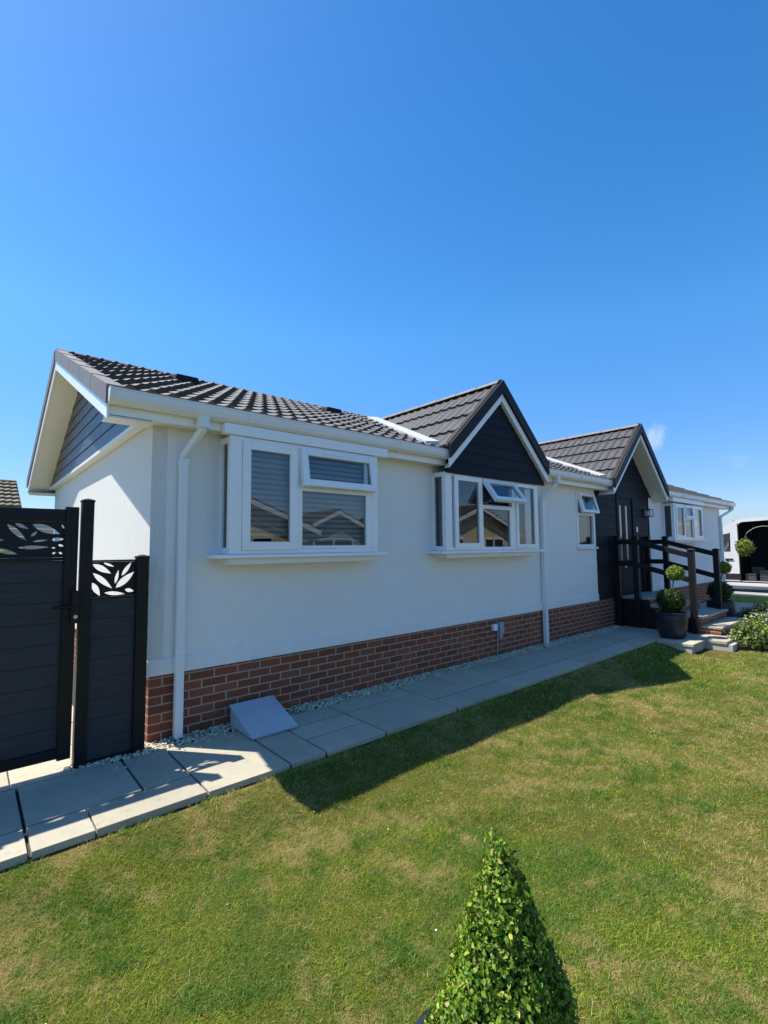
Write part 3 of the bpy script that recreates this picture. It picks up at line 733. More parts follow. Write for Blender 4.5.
# ---- gables
def chevron(mb, c, h, zA, a, b, y0, y1, sl_=.93):
    for sg in (-1, 1):
        P = [(c, zA - a), (c + sg * h, zA - sl_ * h - a), (c + sg * h, zA - sl_ * h - b), (c, zA - b)]
        mb.prism(P if sg < 0 else P[::-1], 'y', y0, y1)
def gable(c, h, zA, open_=False):
    m = .93; s2 = math.hypot(1, m); yf, yr = -.335, 2.9
    mb = MB(); Ls = h * s2
    tile_slope(mb, (c - h, yf, zA - m * h - .035), (0, 1, 0), yr - yf, Vector((1, 0, m)) / s2, Ls, course=.36, amp=.018, stp=.036)
    tile_slope(mb, (c + h, yf, zA - m * h - .035), (0, 1, 0), yr - yf, Vector((-1, 0, m)) / s2, Ls, course=.36, amp=.018, stp=.036)
    r = build(mb, 'gable_roof', 'tile', H)
    mb = MB(); ridge(mb, (c, yf - .012, zA - .045), (c, yr, zA - .045), .10); build(mb, 'ridge_tiles', 'vergetile', r)
    mb = MB(); chevron(mb, c, h + .01, zA + .012, .0, .185, -.385, -.352); chevron(mb, c, h + .01, zA + .018, -.012, .03, -.352, -.27)
    build(mb, 'verge_tiles', 'vergedark', r)
    mb = MB(); chevron(mb, c, h + .005, zA, .175, .30, -.35, -.331)
    build(mb, 'bargeboard', 'upvc', H, bevel=.003)
    # white valley flashing where the gable roof meets the main roof
    mb = MB()
    for sg in (-1, 1):
        zv = lambda y: ztop(y)
        y0, y1 = -.20, (zA - .05 - 2.963) / m_
        xv = lambda y: c + sg * (-(zA - .03 - zv(y)) / m) * -1
        def X(y): return c + sg * (zA - .03 - zv(y)) / m
        w0 = .27
        q0 = [(X(y0) + sg * .02, y0, zv(y0) + .10), (X(y0) + sg * w0, y0, zv(y0) + .068), (X(y1) + sg * w0, y1, zv(y1) + .068), (X(y1) + sg * .02, y1, zv(y1) + .10)]
        q1 = [(p[0], p[1], p[2] - .09) for p in q0]
        mb.hexa(q0, q1)
    build(mb, 'valley_flashing', 'flash', H)
    mb = MB()
    for sg in (-1, 1):
        P = [(c, zA - .30), (c + sg * h, zA - m * h - .30), (c + sg * h, zA - m * h - .285), (c, zA - .285)]
        mb.prism(P if sg < 0 else P[::-1], 'y', -.3305, .0 if open_ else -.26)
    build(mb, 'gable_soffit', 'soffit', H)
    # cladding infill
    yb = -.02 if open_ else -.285
    zb = 2.69 if open_ else 2.565
    mb = MB(); z = zb; hs = .155; topz = zA - .302
    while z < topz - .03:
        z1 = min(z + hs - .003, topz - .005); a = min(h - .002, (topz - z) / m); b = min(h - .002, max(0.002, (topz - z1) / m))
        mb.hexa([(c - a, yb - .012, z), (c + a, yb - .012, z), (c + b, yb - .006, z1), (c - b, yb - .006, z1)], [(c - a, yb, z), (c + a, yb, z), (c + b, yb, z1), (c - b, yb, z1)]); z += hs
    a = min(h - .002, (topz - zb) / m)
    mb.prism([(c - h + .002, zb), (c + h - .002, zb), (c + h - .002, max(zb + .01, topz - m * h)), (c, topz), (c - h + .002, max(zb + .01, topz - m * h))], 'y', yb + .001, yb + .02)
    build(mb, 'gable_cladding', 'cladding', H)
gable(G2c, G2h, G2z); gable(G3c, G3h, G3z, True)

# ---- windows
def pane(parent, x0, x1, z0, z1, y):
    return build(MB().add([(x0, y, z0), (x1, y, z0), (x1, y, z1), (x0, y, z1)], [(0, 1, 2, 3)]), 'pane', 'glass', parent)
def panex(parent, y0, y1, z0, z1, x):
    return build(MB().add([(x, y1, z0), (x, y0, z0), (x, y0, z1), (x, y1, z1)], [(0, 1, 2, 3)]), 'pane', 'glass', parent)
def opener(parent, x0, x1, z0, z1, yf, w, ang, handle=True, vent=False):
    mb = MB(); mb.ring(x0, x1, z0, z1, w, yf - .028, yf + .030)
    if vent: mb.box(x0 + .25 * (x1 - x0), x1 - .25 * (x1 - x0), yf - .036, yf - .0285, z1 - .045, z1 - .03)
    mb.rot(0, (0, yf - .02, z1), 'X', -ang)
    o = build(mb, 'opening_sash', 'upvc', parent, bevel=.004)
    g = MB().add([(x0 + w, yf, z0 + w), (x1 - w, yf, z0 + w), (x1 - w, yf, z1 - w), (x0 + w, yf, z1 - w)], [(0, 1, 2, 3)]); g.rot(0, (0, yf - .02, z1), 'X', -ang)
    build(g, 'pane', 'glass', parent)
    st = MB(); st.tube([(x0 + .05, yf + .02, z0 + .03), (x0 + .05, yf - math.sin(ang) * (z1 - z0) * .9, z1 - math.cos(ang) * (z1 - z0) * .9)], .006, 5)
    build(st, 'stay', 'steel', parent)
def slats(mb, x0, x1, z0, z1, y, pitch, d, tilt=.35):
    z = z0
    while z < z1:
        mb.hexa([(x0, y - d / 2, z - tilt * d / 2), (x1, y - d / 2, z - tilt * d / 2), (x1, y + d / 2, z + tilt * d / 2), (x0, y + d / 2, z + tilt * d / 2)],
                [(x0, y - d / 2, z - tilt * d / 2 + .0012), (x1, y - d / 2, z - tilt * d / 2 + .0012), (x1, y + d / 2, z + tilt * d / 2 + .0012), (x0, y + d / 2, z + tilt * d / 2 + .0012)]); z += pitch
def bands(mb, x0, x1, z0, z1, y, a=.034, b=.018):
    z = z1
    while z > z0:
        mb.box(x0, x1, y, y + .002, max(z0, z - a), z); z -= a + b
def curtain(mb, x0, x1, z0, z1, y):
    n = max(4, int((x1 - x0) / .018)); base = len(mb.v)
    for i in range(n + 1):
        x = x0 + (x1 - x0) * i / n; yy = y + .022 * math.sin(i * 1.25)
        mb.v += [(x, yy, z0), (x, yy, z1)]
    for i in range(n): a = base + 2 * i; mb.f.append((a, a + 2, a + 3, a + 1))
YB = -.25
def bay(x0, x1, z0, z1, lights, post=.115):
    """lights: list of (kind, xa, xb, ...)"""
    mb = MB()
    mb.box(x0, x0 + post, YB - .006, YB + .062, z0, z1); mb.box(x1 - .07, x1, YB - .006, YB + .09, z0, z1)     # corner posts
    mb.box(x0 + post, x1 - .07, YB + .0, YB + .06, z1 - .045, z1); mb.box(x0 + post, x1 - .07, YB + .0, YB + .06, z0, z0 + .045)
    for xs_ in (x0, x1 - .05):                                   # side frames
        yf = YB + .062
        mb.box(xs_ + .004, xs_ + .05, yf, -.045, z1 - .06, z1); mb.box(xs_ + .004, xs_ + .05, yf, -.045, z0, z0 + .06); mb.box(xs_ + .002, xs_ + .05, -.045, WY, z0, z1)
    w_ = build(mb, 'bay_window', 'upvc', H, bevel=.004)
    panex(w_, YB + .062, -.045, z0 + .06, z1 - .06, x0 + .03); panex(w_, YB + .062, -.045, z0 + .06, z1 - .06, x1 - .025)
    # head and sill
    mb = MB(); mb.box(x0 - .125, x1 + .12, YB - .045, WY + .001, z0 - .038, z0 - .002); build(mb, 'sill', 'upvc', w_, bevel=.006)
    mb = MB(); mb.box(x0 + .005, x1 - .005, YB - .0, WY + .001, z0 - .095, z0 - .039); build(mb, 'sill_apron', 'render', w_, bevel=.003)
    mb = MB(); mb.box(x0 + .01, x1 - .01, YB + .062, WY, z1 - .02, z1 + .0); build(mb, 'head_board', 'upvc', w_)
    return w_
# bay 1
b1 = bay(.575, 2.315, 1.55, 2.635, None)
mb = MB(); mb.box(1.262, 1.332, YB, YB + .06, 1.595, 2.59); mb.box(1.332, 2.245, YB, YB + .06, 2.175, 2.225); mb.box(2.15, 2.245, YB - .004, YB + .06, 1.596, 2.175); mb.box(1.332, 2.15, YB - .004, YB + .06, 1.596, 1.625)
build(mb, 'mullion', 'upvc', b1, bevel=.003)
mb = MB().ring(.692, 1.262, 1.585, 2.60, .078, YB - .022, YB + .03); build(mb, 'casement', 'upvc', b1, bevel=.004)
pane(b1, .77, 1.184, 1.66, 2.525, YB + .005); pane(b1, 1.332, 2.15, 1.625, 2.175, YB + .02)
opener(b1, 1.300, 2.245, 2.215, 2.608, YB - .004, .072, rad(9), vent=True)
mb = MB(); bands(mb, .70, 1.25, 1.72, 2.58, YB + .10); bands(mb, 1.34, 2.2, 1.62, 2.58, YB + .10)
build(mb, 'blind', 'blind', b1)
mb = MB(); mb.box(.70, 1.25, YB + .106, YB + .108, 1.72, 2.58); build(mb, 'sheer_blind', 'sheer', b1)
mb = MB(); mb.box(1.34, 2.2, YB + .106, YB + .108, 1.62, 2.58); build(mb, 'sheer_blind', 'sheer', b1)
# bay 2
b2 = bay(3.465, 5.645, 1.548, 2.58, None, .125)
mb = MB(); mb.box(4.21, 4.25, YB, YB + .06, 1.593, 2.535); mb.box(4.945, 5.035, YB, YB + .06, 1.593, 2.535); mb.box(4.25, 4.945, YB, YB + .06, 2.13, 2.185); mb.box(4.885, 4.945, YB - .004, YB + .06, 1.594, 2.13)
build(mb, 'mullion', 'upvc', b2, bevel=.003)
mb = MB().ring(3.632, 4.212, 1.575, 2.555, .072, YB - .022, YB + .03); build(mb, 'casement', 'upvc', b2, bevel=.004)
mb = MB().ring(5.035, 5.575, 1.575, 2.55, .055, YB - .022, YB + .03); build(mb, 'casement', 'upvc', b2, bevel=.004)
pane(b2, 3.704, 4.14, 1.647, 2.483, YB + .005); pane(b2, 5.09, 5.52, 1.63, 2.495, YB + .005); pane(b2, 4.25, 4.885, 1.594, 2.13, YB + .02)
opener(b2, 4.235, 4.975, 2.165, 2.55, YB - .004, .06, rad(36))
mb = MB(); slats(mb, 3.65, 4.2, 1.62, 2.55, YB + .10, .035, .028); slats(mb, 4.26, 4.94, 2.0, 2.55, YB + .10, .035, .028); slats(mb, 5.05, 5.2, 1.6, 2.55, YB + .10, .035, .028)
n0 = len(mb.v); mb.tube([(3.86, YB + .09, 1.7), (3.86, YB + .09, 2.5)], .004, 5)
build(mb, 'blind', 'blind', b2)
mb = MB(); slats(mb, -.155, -.05, 1.62, 2.5, 0, .035, .03, 1.6)   # side blind of bay 2, slats run along y
mb.v = [(3.565 - v[1], v[0], v[2]) for v in mb.v]; build(mb, 'blind', 'blind', b2)
# window 3
mb = MB().ring(7.312, 7.998, 1.572, 2.598, .05, WY - .02, WY + .05); mb.box(7.362, 7.948, WY - .016, WY + .05, 2.165, 2.215)
w3 = build(mb, 'window', 'upvc', H, bevel=.004)
pane(w3, 7.362, 7.948, 1.622, 2.165, WY + .02); opener(w3, 7.35, 7.96, 2.20, 2.585, WY - .024, .055, rad(15))
mb = MB().box(7.28, 8.03, WY - .06, WY - .021, 1.535, 1.571); build(mb, 'sill', 'upvc', w3, bevel=.004)
mb = MB(); curtain(mb, 7.37, 7.94, 1.63, 2.55, .10); build(mb, 'curtain', 'curtain', w3)
# bay 3
b3 = bay(11.60, 13.72, 1.735, 2.60, None)
mb = MB(); mb.box(12.31, 12.36, YB, YB + .06, 1.78, 2.555); mb.box(12.90, 12.96, YB, YB + .06, 1.78, 2.555); mb.box(12.36, 12.90, YB, YB + .06, 2.23, 2.28)
build(mb, 'mullion', 'upvc', b3)
for xa, xb in ((11.715, 12.31), (12.96, 13.65)):
    mb = MB().ring(xa, xb, 1.76, 2.575, .065, YB - .022, YB + .03); build(mb, 'casement', 'upvc', b3); pane(b3, xa + .065, xb - .065, 1.825, 2.51, YB + .005)
pane(b3, 12.36, 12.90, 1.78, 2.23, YB + .02); opener(b3, 12.35, 12.91, 2.265, 2.575, YB - .004, .055, rad(3))
# fascia box above the two bays that stand under the main eaves
for a, b in ((.51, 2.455), (11.52, 13.80)):
    mb = MB().box(a, b, -.277, -.2005, 2.638, 2.737); build(mb, 'bay_fascia', 'upvc', H, bevel=.003)

# ---- front door
mb = MB(); mb.box(8.99, 9.05, -.045, .03, .56, 2.69); mb.box(9.77, 9.83, -.045, .03, .56, 2.69); mb.box(9.05, 9.77, -.045, .03, 2.60, 2.69)
mb.box(8.98, 9.84, -.10, .03, .545, .585)
df = build(mb, 'door_frame', 'cladding', H, bevel=.004)
mb = MB(); wall_cells(mb, 9.052, 9.768, .588, 2.598, [(9.15, 9.25, 1.28, 2.44), (9.44, 9.54, 1.28, 2.44)], 0, 0, lambda m, a, b, c, d: m.box(a, b, -.022, .02, c, d))
for zz in (.72, .95): mb.box(9.15, 9.54, -.030, -.0225, zz, zz + .16)
dr = build(mb, 'front_door', 'cladding', H)
for xa, xb in ((9.15, 9.25), (9.44, 9.54)):
    pane(dr, xa, xb, 1.28, 2.44, -.017)
mb = MB(); mb.box(9.15, 9.25, -.013, .018, 1.28, 2.44); mb.box(9.44, 9.54, -.013, .018, 1.28, 2.44); build(mb, 'frosted_backing', 'frost', dr)
mb = MB(); mb.box(9.69, 9.73, -.030, -.0225, 1.45, 1.70); mb.box(9.61, 9.73, -.062, -.050, 1.60, 1.622); mb.box(9.70, 9.72, -.050, -.030, 1.602, 1.62); build(mb, 'handle', 'steel', dr)
mb = MB().box(9.30, 9.39, -.032, -.0225, 1.13, 1.16); mb.box(9.23, 9.46, -.034, -.0225, 1.19, 1.225); build(mb, 'letterbox', 'steel', dr)
mb = MB().box(9.915, 9.975, -.06, -.034, 1.88, 2.0); build(mb, 'doorbell', 'upvc', H, bevel=.01)
mb = MB(); mb.box(10.36, 10.52, -.05, -.034, 2.24, 2.42); mb.box(10.34, 10.54, -.19, -.05, 2.39, 2.405); mb.box(10.34, 10.54, -.19, -.05, 2.235, 2.25)
for xx in (10.345, 10.525): mb.box(xx, xx + .01, -.185, -.175, 2.25, 2.39)
wl = build(mb, 'wall_lamp', 'blackmetal', H)
mb = MB(); mb.lathe([(.035, 0), (.035, .12)], (10.44, -.12, 2.255), 12); build(mb, 'lamp_glass', 'glass', wl)
# sockets on the brick
mb = MB().box(4.70, 4.79, -.05, .0, .36, .455); build(mb, 'junction_box', 'upvc', H, bevel=.006)
mb = MB().box(4.83, 4.93, -.065, .0, .31, .47); mb.box(4.85, 4.91, -.05, .0, .235, .31); mb.tube([(4.825, -.015, .45), (4.82, -.015, .2), (4.81, -.02, -.02)], .008, 6); build(mb, 'outdoor_socket', 'socketgrey', H, bevel=.005)

# ------------------------------------------------------------------ entrance steps with railings
ST = thing('entrance_steps', (9.6, -.9, 0), 'brick entrance steps with black post and rail handrails below dark front door', 'steps')
lev = [(-.60, .57), (-1.02, .435), (-1.50, .30), (-1.79, .145)]
quads = []; prev = -.038; x0, x1 = 8.86, 10.42
treads = MB()
for i, (yf, zt) in enumerate(lev):
    zt_b = zt - .042
    quads += [bq_front(x0, x1, yf, -.1, zt_b), bq_left(x0, yf, prev, -.1, zt_b), bq_right(x1, yf, prev, -.1, zt_b)]
    treads.box(x0 - .015, x1 + .015, yf - .03, prev if i == 0 else prev - .0005, zt - .04, zt); prev = yf
brick_obj('riser', quads, ST); build(treads, 'tread', 'slab', ST, bevel=.006)
mb = MB(); mb.box(8.815, 8.844, -.66, -.036, .0, .535); mb.box(8.815, 8.844, -1.07, -.661, .0, .37); mb.box(8.815, 8.844, -1.33, -1.071, .0, .235)
build(mb, 'side_board', 'blackwood', ST)
XL, XRr = 8.80, 10.33
def post(x, y, zb, zt):
    mb = MB(); mb.box(x - .05, x + .05, y - .05, y + .05, zb, zt - .03); mb.box(x - .06, x + .06, y - .06, y + .06, zt - .03, zt - .01)
    q0 = [(x - .06, y - .06, zt - .01), (x + .06, y - .06, zt - .01), (x + .06, y + .06, zt - .01), (x - .06, y + .06, zt - .01)]
    q1 = [(x - .02, y - .02, zt + .012), (x + .02, y - .02, zt + .012), (x + .02, y + .02, zt + .012), (x - .02, y + .02, zt + .012)]
    mb.hexa(q0, q1); build(mb, 'newel_post', 'blackwood', ST, bevel=.005)
post(XL - .02, -.10, -.02, 1.785); post(XL - .02, -.46, -.02, 1.77); post(XL - .02, -1.42, -.02, 1.52)
post(XRr, -.10, .57, 1.785); post(XRr, -.47, .57, 1.78); post(XRr, -1.40, .30, 1.505)
def rail(x, y0, z0, y1, z1):
    mb = MB(); hgt = .10
    mb.hexa([(x - .022, y0, z0 - hgt), (x + .022, y0, z0 - hgt), (x + .022, y0, z0), (x - .022, y0, z0)], [(x - .022, y1, z1 - hgt), (x + .022, y1, z1 - hgt), (x + .022, y1, z1), (x - .022, y1, z1)])
    build(mb, 'rail', 'blackwood', ST, bevel=.004)
for x in (XL - .02, XRr):
    ye = -.46
    for dz in (0, -.43): rail(x, -.15, 1.715 + dz, ye + .05, 1.715 + dz)
    for dz in (0, -.45): rail(x, ye - .05, 1.70 + dz, -1.36, 1.46 + dz)

# ------------------------------------------------------------------ gate and fence panel
def comp_boards(mb, x0, x1, z0, z1, yc, h=.154):
    n = round((z1 - z0) / h); hh = (z1 - z0) / n
    for k in range(n):
        a = z0 + k * hh
        mb.box(x0, x1, yc - .011, yc + .011, a, a + hh - .007); mb.box(x0, x1, yc - .006, yc + .006, a + hh - .007, a + hh)
GY = -.128
def yz(x, z, w): return (x, GY + w, z)
gate = thing('side_gate', (-1.1, GY, 0), 'tall anthracite side gate with black frame and leaf cut-out top panel', 'gate')
gx0, gx1 = -1.66, -.565
mb = MB(); mb.box(gx1 - .085, gx1, GY - .04, GY + .03, .085, 1.925); mb.box(gx0, gx0 + .085, GY - .04, GY + .03, .085, 1.925)
mb.box(gx0 + .085, gx1 - .085, GY - .035, GY + .03, 1.81, 1.905); mb.box(gx0 + .085, gx1 - .085, GY - .035, GY + .03, .10, .17); mb.box(gx0 + .085, gx1 - .085, GY - .03, GY + .03, 1.525, 1.547)
build(mb, 'gate_frame', 'blackmetal', gate, bevel=.005)
mb = MB(); comp_boards(mb, gx0 + .086, gx1 - .086, .171, 1.524, GY); build(mb, 'board_panel', 'boards', gate)
sx0, sx1, sz0, sz1 = gx0 + .086, gx1 - .086, 1.548, 1.809
lv = []
def gl(px0, py0, px1, py1, wd):     # leaf from picture measurements in the gate panel, mirrored along the gate
    k = 1 / 1190.; X0, X1 = -.645 + (px0 - 565) * k, -.645 + (px1 - 565) * k; Zs = (1.81 - 1.54) / 325.
    Z0, Z1 = 1.81 - (py0 - 265) * Zs, 1.81 - (py1 - 265) * Zs
    return leaf_shape((X0 + X1) / 2, (Z0 + Z1) / 2, math.hypot(X1 - X0, Z1 - Z0), wd, math.atan2(Z1 - Z0, X1 - X0))
for a in ((325, 290, 528, 372, .055), (205, 283, 298, 330, .026), (152, 290, 288, 432, .036), (75, 280, 105, 325, .016), (462, 424, 556, 416, .027), (536, 285, 556, 325, .014), (72, 500, 232, 548, .032), (228, 492, 452, 488, .026),
          (515, 468, 556, 480, .016), (462, 494, 500, 497, .013), (470, 548, 505, 535, .015), (522, 535, 550, 550, .015), (318, 395, 362, 350, .018), (2, 345, 105, 352, .026), (0, 445, 135, 425, .032), (0, 300, 30, 280, .014), (330, 440, 440, 425, .016)):
    lv.append(gl(*a))
for a in ((-360, 290, -180, 400, .05), (-160, 300, -60, 290, .028), (-300, 480, -130, 440, .04), (-440, 500, -330, 540, .03), (-120, 500, -30, 545, .03), (-470, 330, -400, 420, .03), (-100, 370, -20, 440, .03)):
    lv.append(gl(*a))
build(plate([(sx0, sz0), (sx1, sz0), (sx1, sz1), (sx0, sz1)], lv, .006, yz), 'leaf_screen', 'blackmetal', gate)
mb = MB(); mb.box(-.60, -.548, GY - .075, GY - .041, 1.06, 1.30); mb.tube([(-.585, GY - .09, 1.185), (-.72, GY - .095, 1.19)], .010, 8); mb.tube([(-.585, GY - .07, 1.185), (-.585, GY - .1, 1.185)], .012, 8)
gh = build(mb, 'lock_case', 'blackmetal', gate, bevel=.003)
mb = MB().lathe([(.014, 0), (.014, .012)], (0, 0, 0), 14); mb.v = [(-.572 + v[0], GY - .0755 - v[2], 1.11 + v[1]) for v in mb.v]; build(mb, 'lock_cylinder', 'steel', gh)
fence = thing('fence_panel', (-.3, GY, 0), 'narrow fixed fence panel between two black posts against the house corner', 'fence')
def fpost(x0, x1, zt, nm='post'):
    mb = MB(); mb.box(x0, x1, GY - .042, GY + .042, -.02, zt - .022); c = (x0 + x1) / 2; h = (x1 - x0) / 2
    q0 = [(x0 - .005, GY - .047, zt - .022), (x1 + .005, GY - .047, zt - .022), (x1 + .005, GY + .047, zt - .022), (x0 - .005, GY + .047, zt - .022)]
    q1 = [(x0 - .005, GY - .047, zt - .008), (x1 + .005, GY - .047, zt - .008), (x1 + .005, GY + .047, zt - .008), (x0 - .005, GY + .047, zt - .008)]
    mb.hexa(q0, q1); q2 = [(c - .01, GY - .01, zt + .006), (c + .01, GY - .01, zt + .006), (c + .01, GY + .01, zt + .006), (c - .01, GY + .01, zt + .006)]
    mb.hexa([(p[0], p[1], zt - .0079) for p in q1], q2); return mb
build(fpost(-.545, -.466, 1.99), 'post', 'blackmetal', fence, bevel=.003); build(fpost(-.152, -.063, 1.553), 'post', 'blackmetal', fence, bevel=.003)
mb = MB(); comp_boards(mb, -.465, -.153, .03, 1.222, GY); build(mb, 'board_panel', 'boards', fence)
for hz0, hz1, dd_ in ((1.223, 1.235, .014), (1.508, 1.522, .014), (.0, .029, .02)):
    build(MB().box(-.465, -.153, GY - dd_, GY + dd_, hz0, hz1), 'panel_rail', 'blackmetal', fence)
def fl(px0, py0, px1, py1, wd):
    kx = .313 / 215.; kz = .272 / 160.; X0, X1 = -.466 + (px0 - 445) * kx, -.466 + (px1 - 445) * kx; Z0, Z1 = 1.508 - (py0 - 442) * kz, 1.508 - (py1 - 442) * kz
    return leaf_shape((X0 + X1) / 2, (Z0 + Z1) / 2, math.hypot(X1 - X0, Z1 - Z0), wd, math.atan2(Z1 - Z0, X1 - X0))
lv = [fl(*a) for a in ((449, 452, 538, 497, .045), (500, 447, 552, 466, .018), (589, 510, 637, 446, .030), (558, 545, 574, 480, .024), (452, 492, 545, 566, .042), (562, 564, 652, 492, .052), (449, 535, 488, 597, .042), (508, 584, 608, 594, .030), (607, 574, 653, 584, .030))]
build(plate([(-.465, 1.236), (-.153, 1.236), (-.153, 1.507), (-.465, 1.507)], lv, .005, yz), 'leaf_screen', 'blackmetal', fence)
hp = fpost(-1.755, -1.675, 1.99)
gp_ = tag(build(hp, 'gate_post', 'blackmetal', None, bevel=.003), 'black hinge post carrying the anthracite side gate', 'post')

# ------------------------------------------------------------------ grey wedge cover on the path
mb = MB()
y0, y1 = -.56, -.10; xa, xb = .66, 1.10
mb.prism([(y0, .003), (y1, .003), (y1, .165), (y1 - .02, .172), (y0, .022)], 'x', xa + .012, xb - .012)
wedge = build(mb, 'meter_cover', 'wedge', None, bevel=.004, loc=(.88, -.33, 0))
tag(wedge, 'grey sloping cover box on the paving against the brick skirting', 'cover')
mb = MB(); mb.hexa([(xa, y0 - .012, .016), (xb, y0 - .012, .016), (xb, y1, .170), (xa, y1, .170)], [(xa, y0 - .012, .032), (xb, y0 - .012, .032), (xb, y1, .188), (xa, y1, .188)])
build(mb, 'lid', 'wedge', wedge, bevel=.005)

# ------------------------------------------------------------------ foliage things
def sphere_pts(n, c, r, shell=.35):
    d = RNG.normal(0, 1, (n, 3)); d /= np.linalg.norm(d, axis=1, keepdims=True)
    lump = 1 + .10 * np.sin(d[:, 0] * 7 + d[:, 2] * 5 + c[0] * 9) * np.sin(d[:, 1] * 6 + c[2] * 7) + np.where(RNG.uniform(0, 1, n) < .05, RNG.uniform(0, .2, n), 0)
    rr = r * (1 - shell * RNG.uniform(0, 1, n) ** 2) * lump
    return np.array(c) + d * rr[:, None], d
def core_ball(mb, c, r, sq=1):
    mb.lathe([(max(.001, r * math.sin(math.pi * i / 12)), -r * math.cos(math.pi * i / 12) * sq) for i in range(13)], c, 16)
def pot_profile(r, h):
    return [(r * .72, 0), (r * .80, h * .06), (r * .93, h * .35), (r * 1.0, h * .65), (r * 1.0, h * .86), (r * .96, h * .93), (r * 1.01, h * .97), (r * 1.0, h), (r * .90, h), (r * .88, h * .9)]
def planter(loc, r, h, label):
    t = thing('planter', loc, label, 'plant pot', 'blue grey plant pots')
    mb = MB(); mb.lathe(pot_profile(r, h), loc, 40); build(mb, 'pot', 'pot', t, smooth=True)
    mb = MB(); mb.lathe([(r * .88, 0), (r * .5, .012), (.01, .015)], (loc[0], loc[1], loc[2] + h * .88), 24); build(mb, 'soil', 'soil', t)
    return t
# foreground box cone
cx, cy = -.065, -3.60; zg = float(zl(cx, cy))
planter((cx - .035, cy + .03, zg), .235, .40, 'blue grey pot in the foreground holding the box cone on the lawn')
ct = thing('box_topiary', (cx, cy, zg + .42), 'clipped cone of small green box leaves in the foreground pot', 'topiary')
zb, za = zg + .36, .815; Hc = za - zb; rb = .208
n = 25000
t = 1 - np.sqrt(RNG.uniform(0, 1, n)); t = np.clip(t + RNG.normal(0, .01, n), 0, 1); a = RNG.uniform(0, 2 * math.pi, n)
rad_c = rb * np.clip(1.0 - t, 0, 1) ** .82 * (1 + .07 * np.sin(a * 3 + t * 9) + .06 * np.sin(a * 5 - t * 14) + .05 * np.sin(a * 9 + t * 23)) + .014
depth = 1 - .42 * RNG.uniform(0, 1, n) ** 2 + RNG.normal(0, .03, n) + np.where(RNG.uniform(0, 1, n) < .07, RNG.uniform(0, .16, n), 0)
P = np.stack([cx + np.cos(a) * rad_c * depth - .012, cy + np.sin(a) * rad_c * depth, zb + t * Hc * (1 - .01)], 1)
Nn = np.stack([np.cos(a), np.sin(a), .45 + 0 * a], 1)
# stray young shoots breaking the clipped outline
ns = 130; ts = 1 - np.sqrt(RNG.uniform(0, 1, ns)); as_ = RNG.uniform(0, 2 * math.pi, ns)
for q in range(6): ts[q] = .97
rs = rb * (1 - ts) ** .95 + .014; k = 7
ln = RNG.uniform(.012, .038, ns); uu = np.linspace(.2, 1, k)[None]
PX = cx - .012 + np.cos(as_)[:, None] * (rs[:, None] + ln[:, None] * uu * .6); PY = cy + np.sin(as_)[:, None] * (rs[:, None] + ln[:, None] * uu * .6); PZ = zb + ts[:, None] * Hc + ln[:, None] * uu
P = np.concatenate([P, np.stack([PX, PY, PZ], -1).reshape(-1, 3) + RNG.normal(0, .0025, (ns * k, 3))]); Nn = np.concatenate([Nn, np.repeat(np.stack([np.cos(as_), np.sin(as_), .6 + 0 * as_], 1), k, 0)])
V, F = leaves_np(P, Nn, .0132, .6, .6)
build_np(V, F, 'foliage', 'boxleaf', ct)
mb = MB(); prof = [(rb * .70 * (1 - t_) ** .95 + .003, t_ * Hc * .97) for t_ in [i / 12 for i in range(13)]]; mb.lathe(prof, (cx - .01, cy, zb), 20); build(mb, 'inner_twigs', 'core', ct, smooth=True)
mb = MB(); mb.tube([(cx, cy, zb - .04), (cx, cy, zb + Hc * .8)], [.014, .006], 6); build(mb, 'stem', 'bark', ct)
# two ball topiaries by the steps
def two_ball(x, y, z, lab_pot, lab):
    planter((x, y, z), .245, .44, lab_pot)
    t = thing('ball_topiary', (x, y, z + .40), lab, 'topiary', 'two ball topiaries beside the steps')
    mb = MB(); mb.tube([(x, y, z + .38), (x + .05, y - .02, z + .85), (x + .12, y - .06, z + 1.12)], .012, 7); build(mb, 'stem', 'bark', t)
    for zc, r, nl, ox_, oy_ in ((z + .63, .218, 4600, 0, 0), (z + 1.105, .135, 2600, .12, -.06)):
        P, d = sphere_pts(nl, (x + ox_, y + oy_, zc), r); P[:, 2] = zc + (P[:, 2] - zc) * .88; V, F = leaves_np(P, d, .028, .6, .6); f = build_np(V, F, 'foliage_ball', 'topileaf' if r > .2 else 'hedgeleaf', t)  # sun on the upper ball, shade on the lower put into leaf colours
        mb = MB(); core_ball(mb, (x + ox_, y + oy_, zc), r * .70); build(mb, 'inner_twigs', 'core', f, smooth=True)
two_ball(8.10, -1.27, .0, 'blue grey glazed pot on the slab left of the entrance steps', 'two ball topiary in the pot left of the entrance steps')
two_ball(10.70, -1.33, .0, 'blue grey glazed pot on the slab right of the entrance steps', 'two ball topiary in the pot right of the entrance steps')

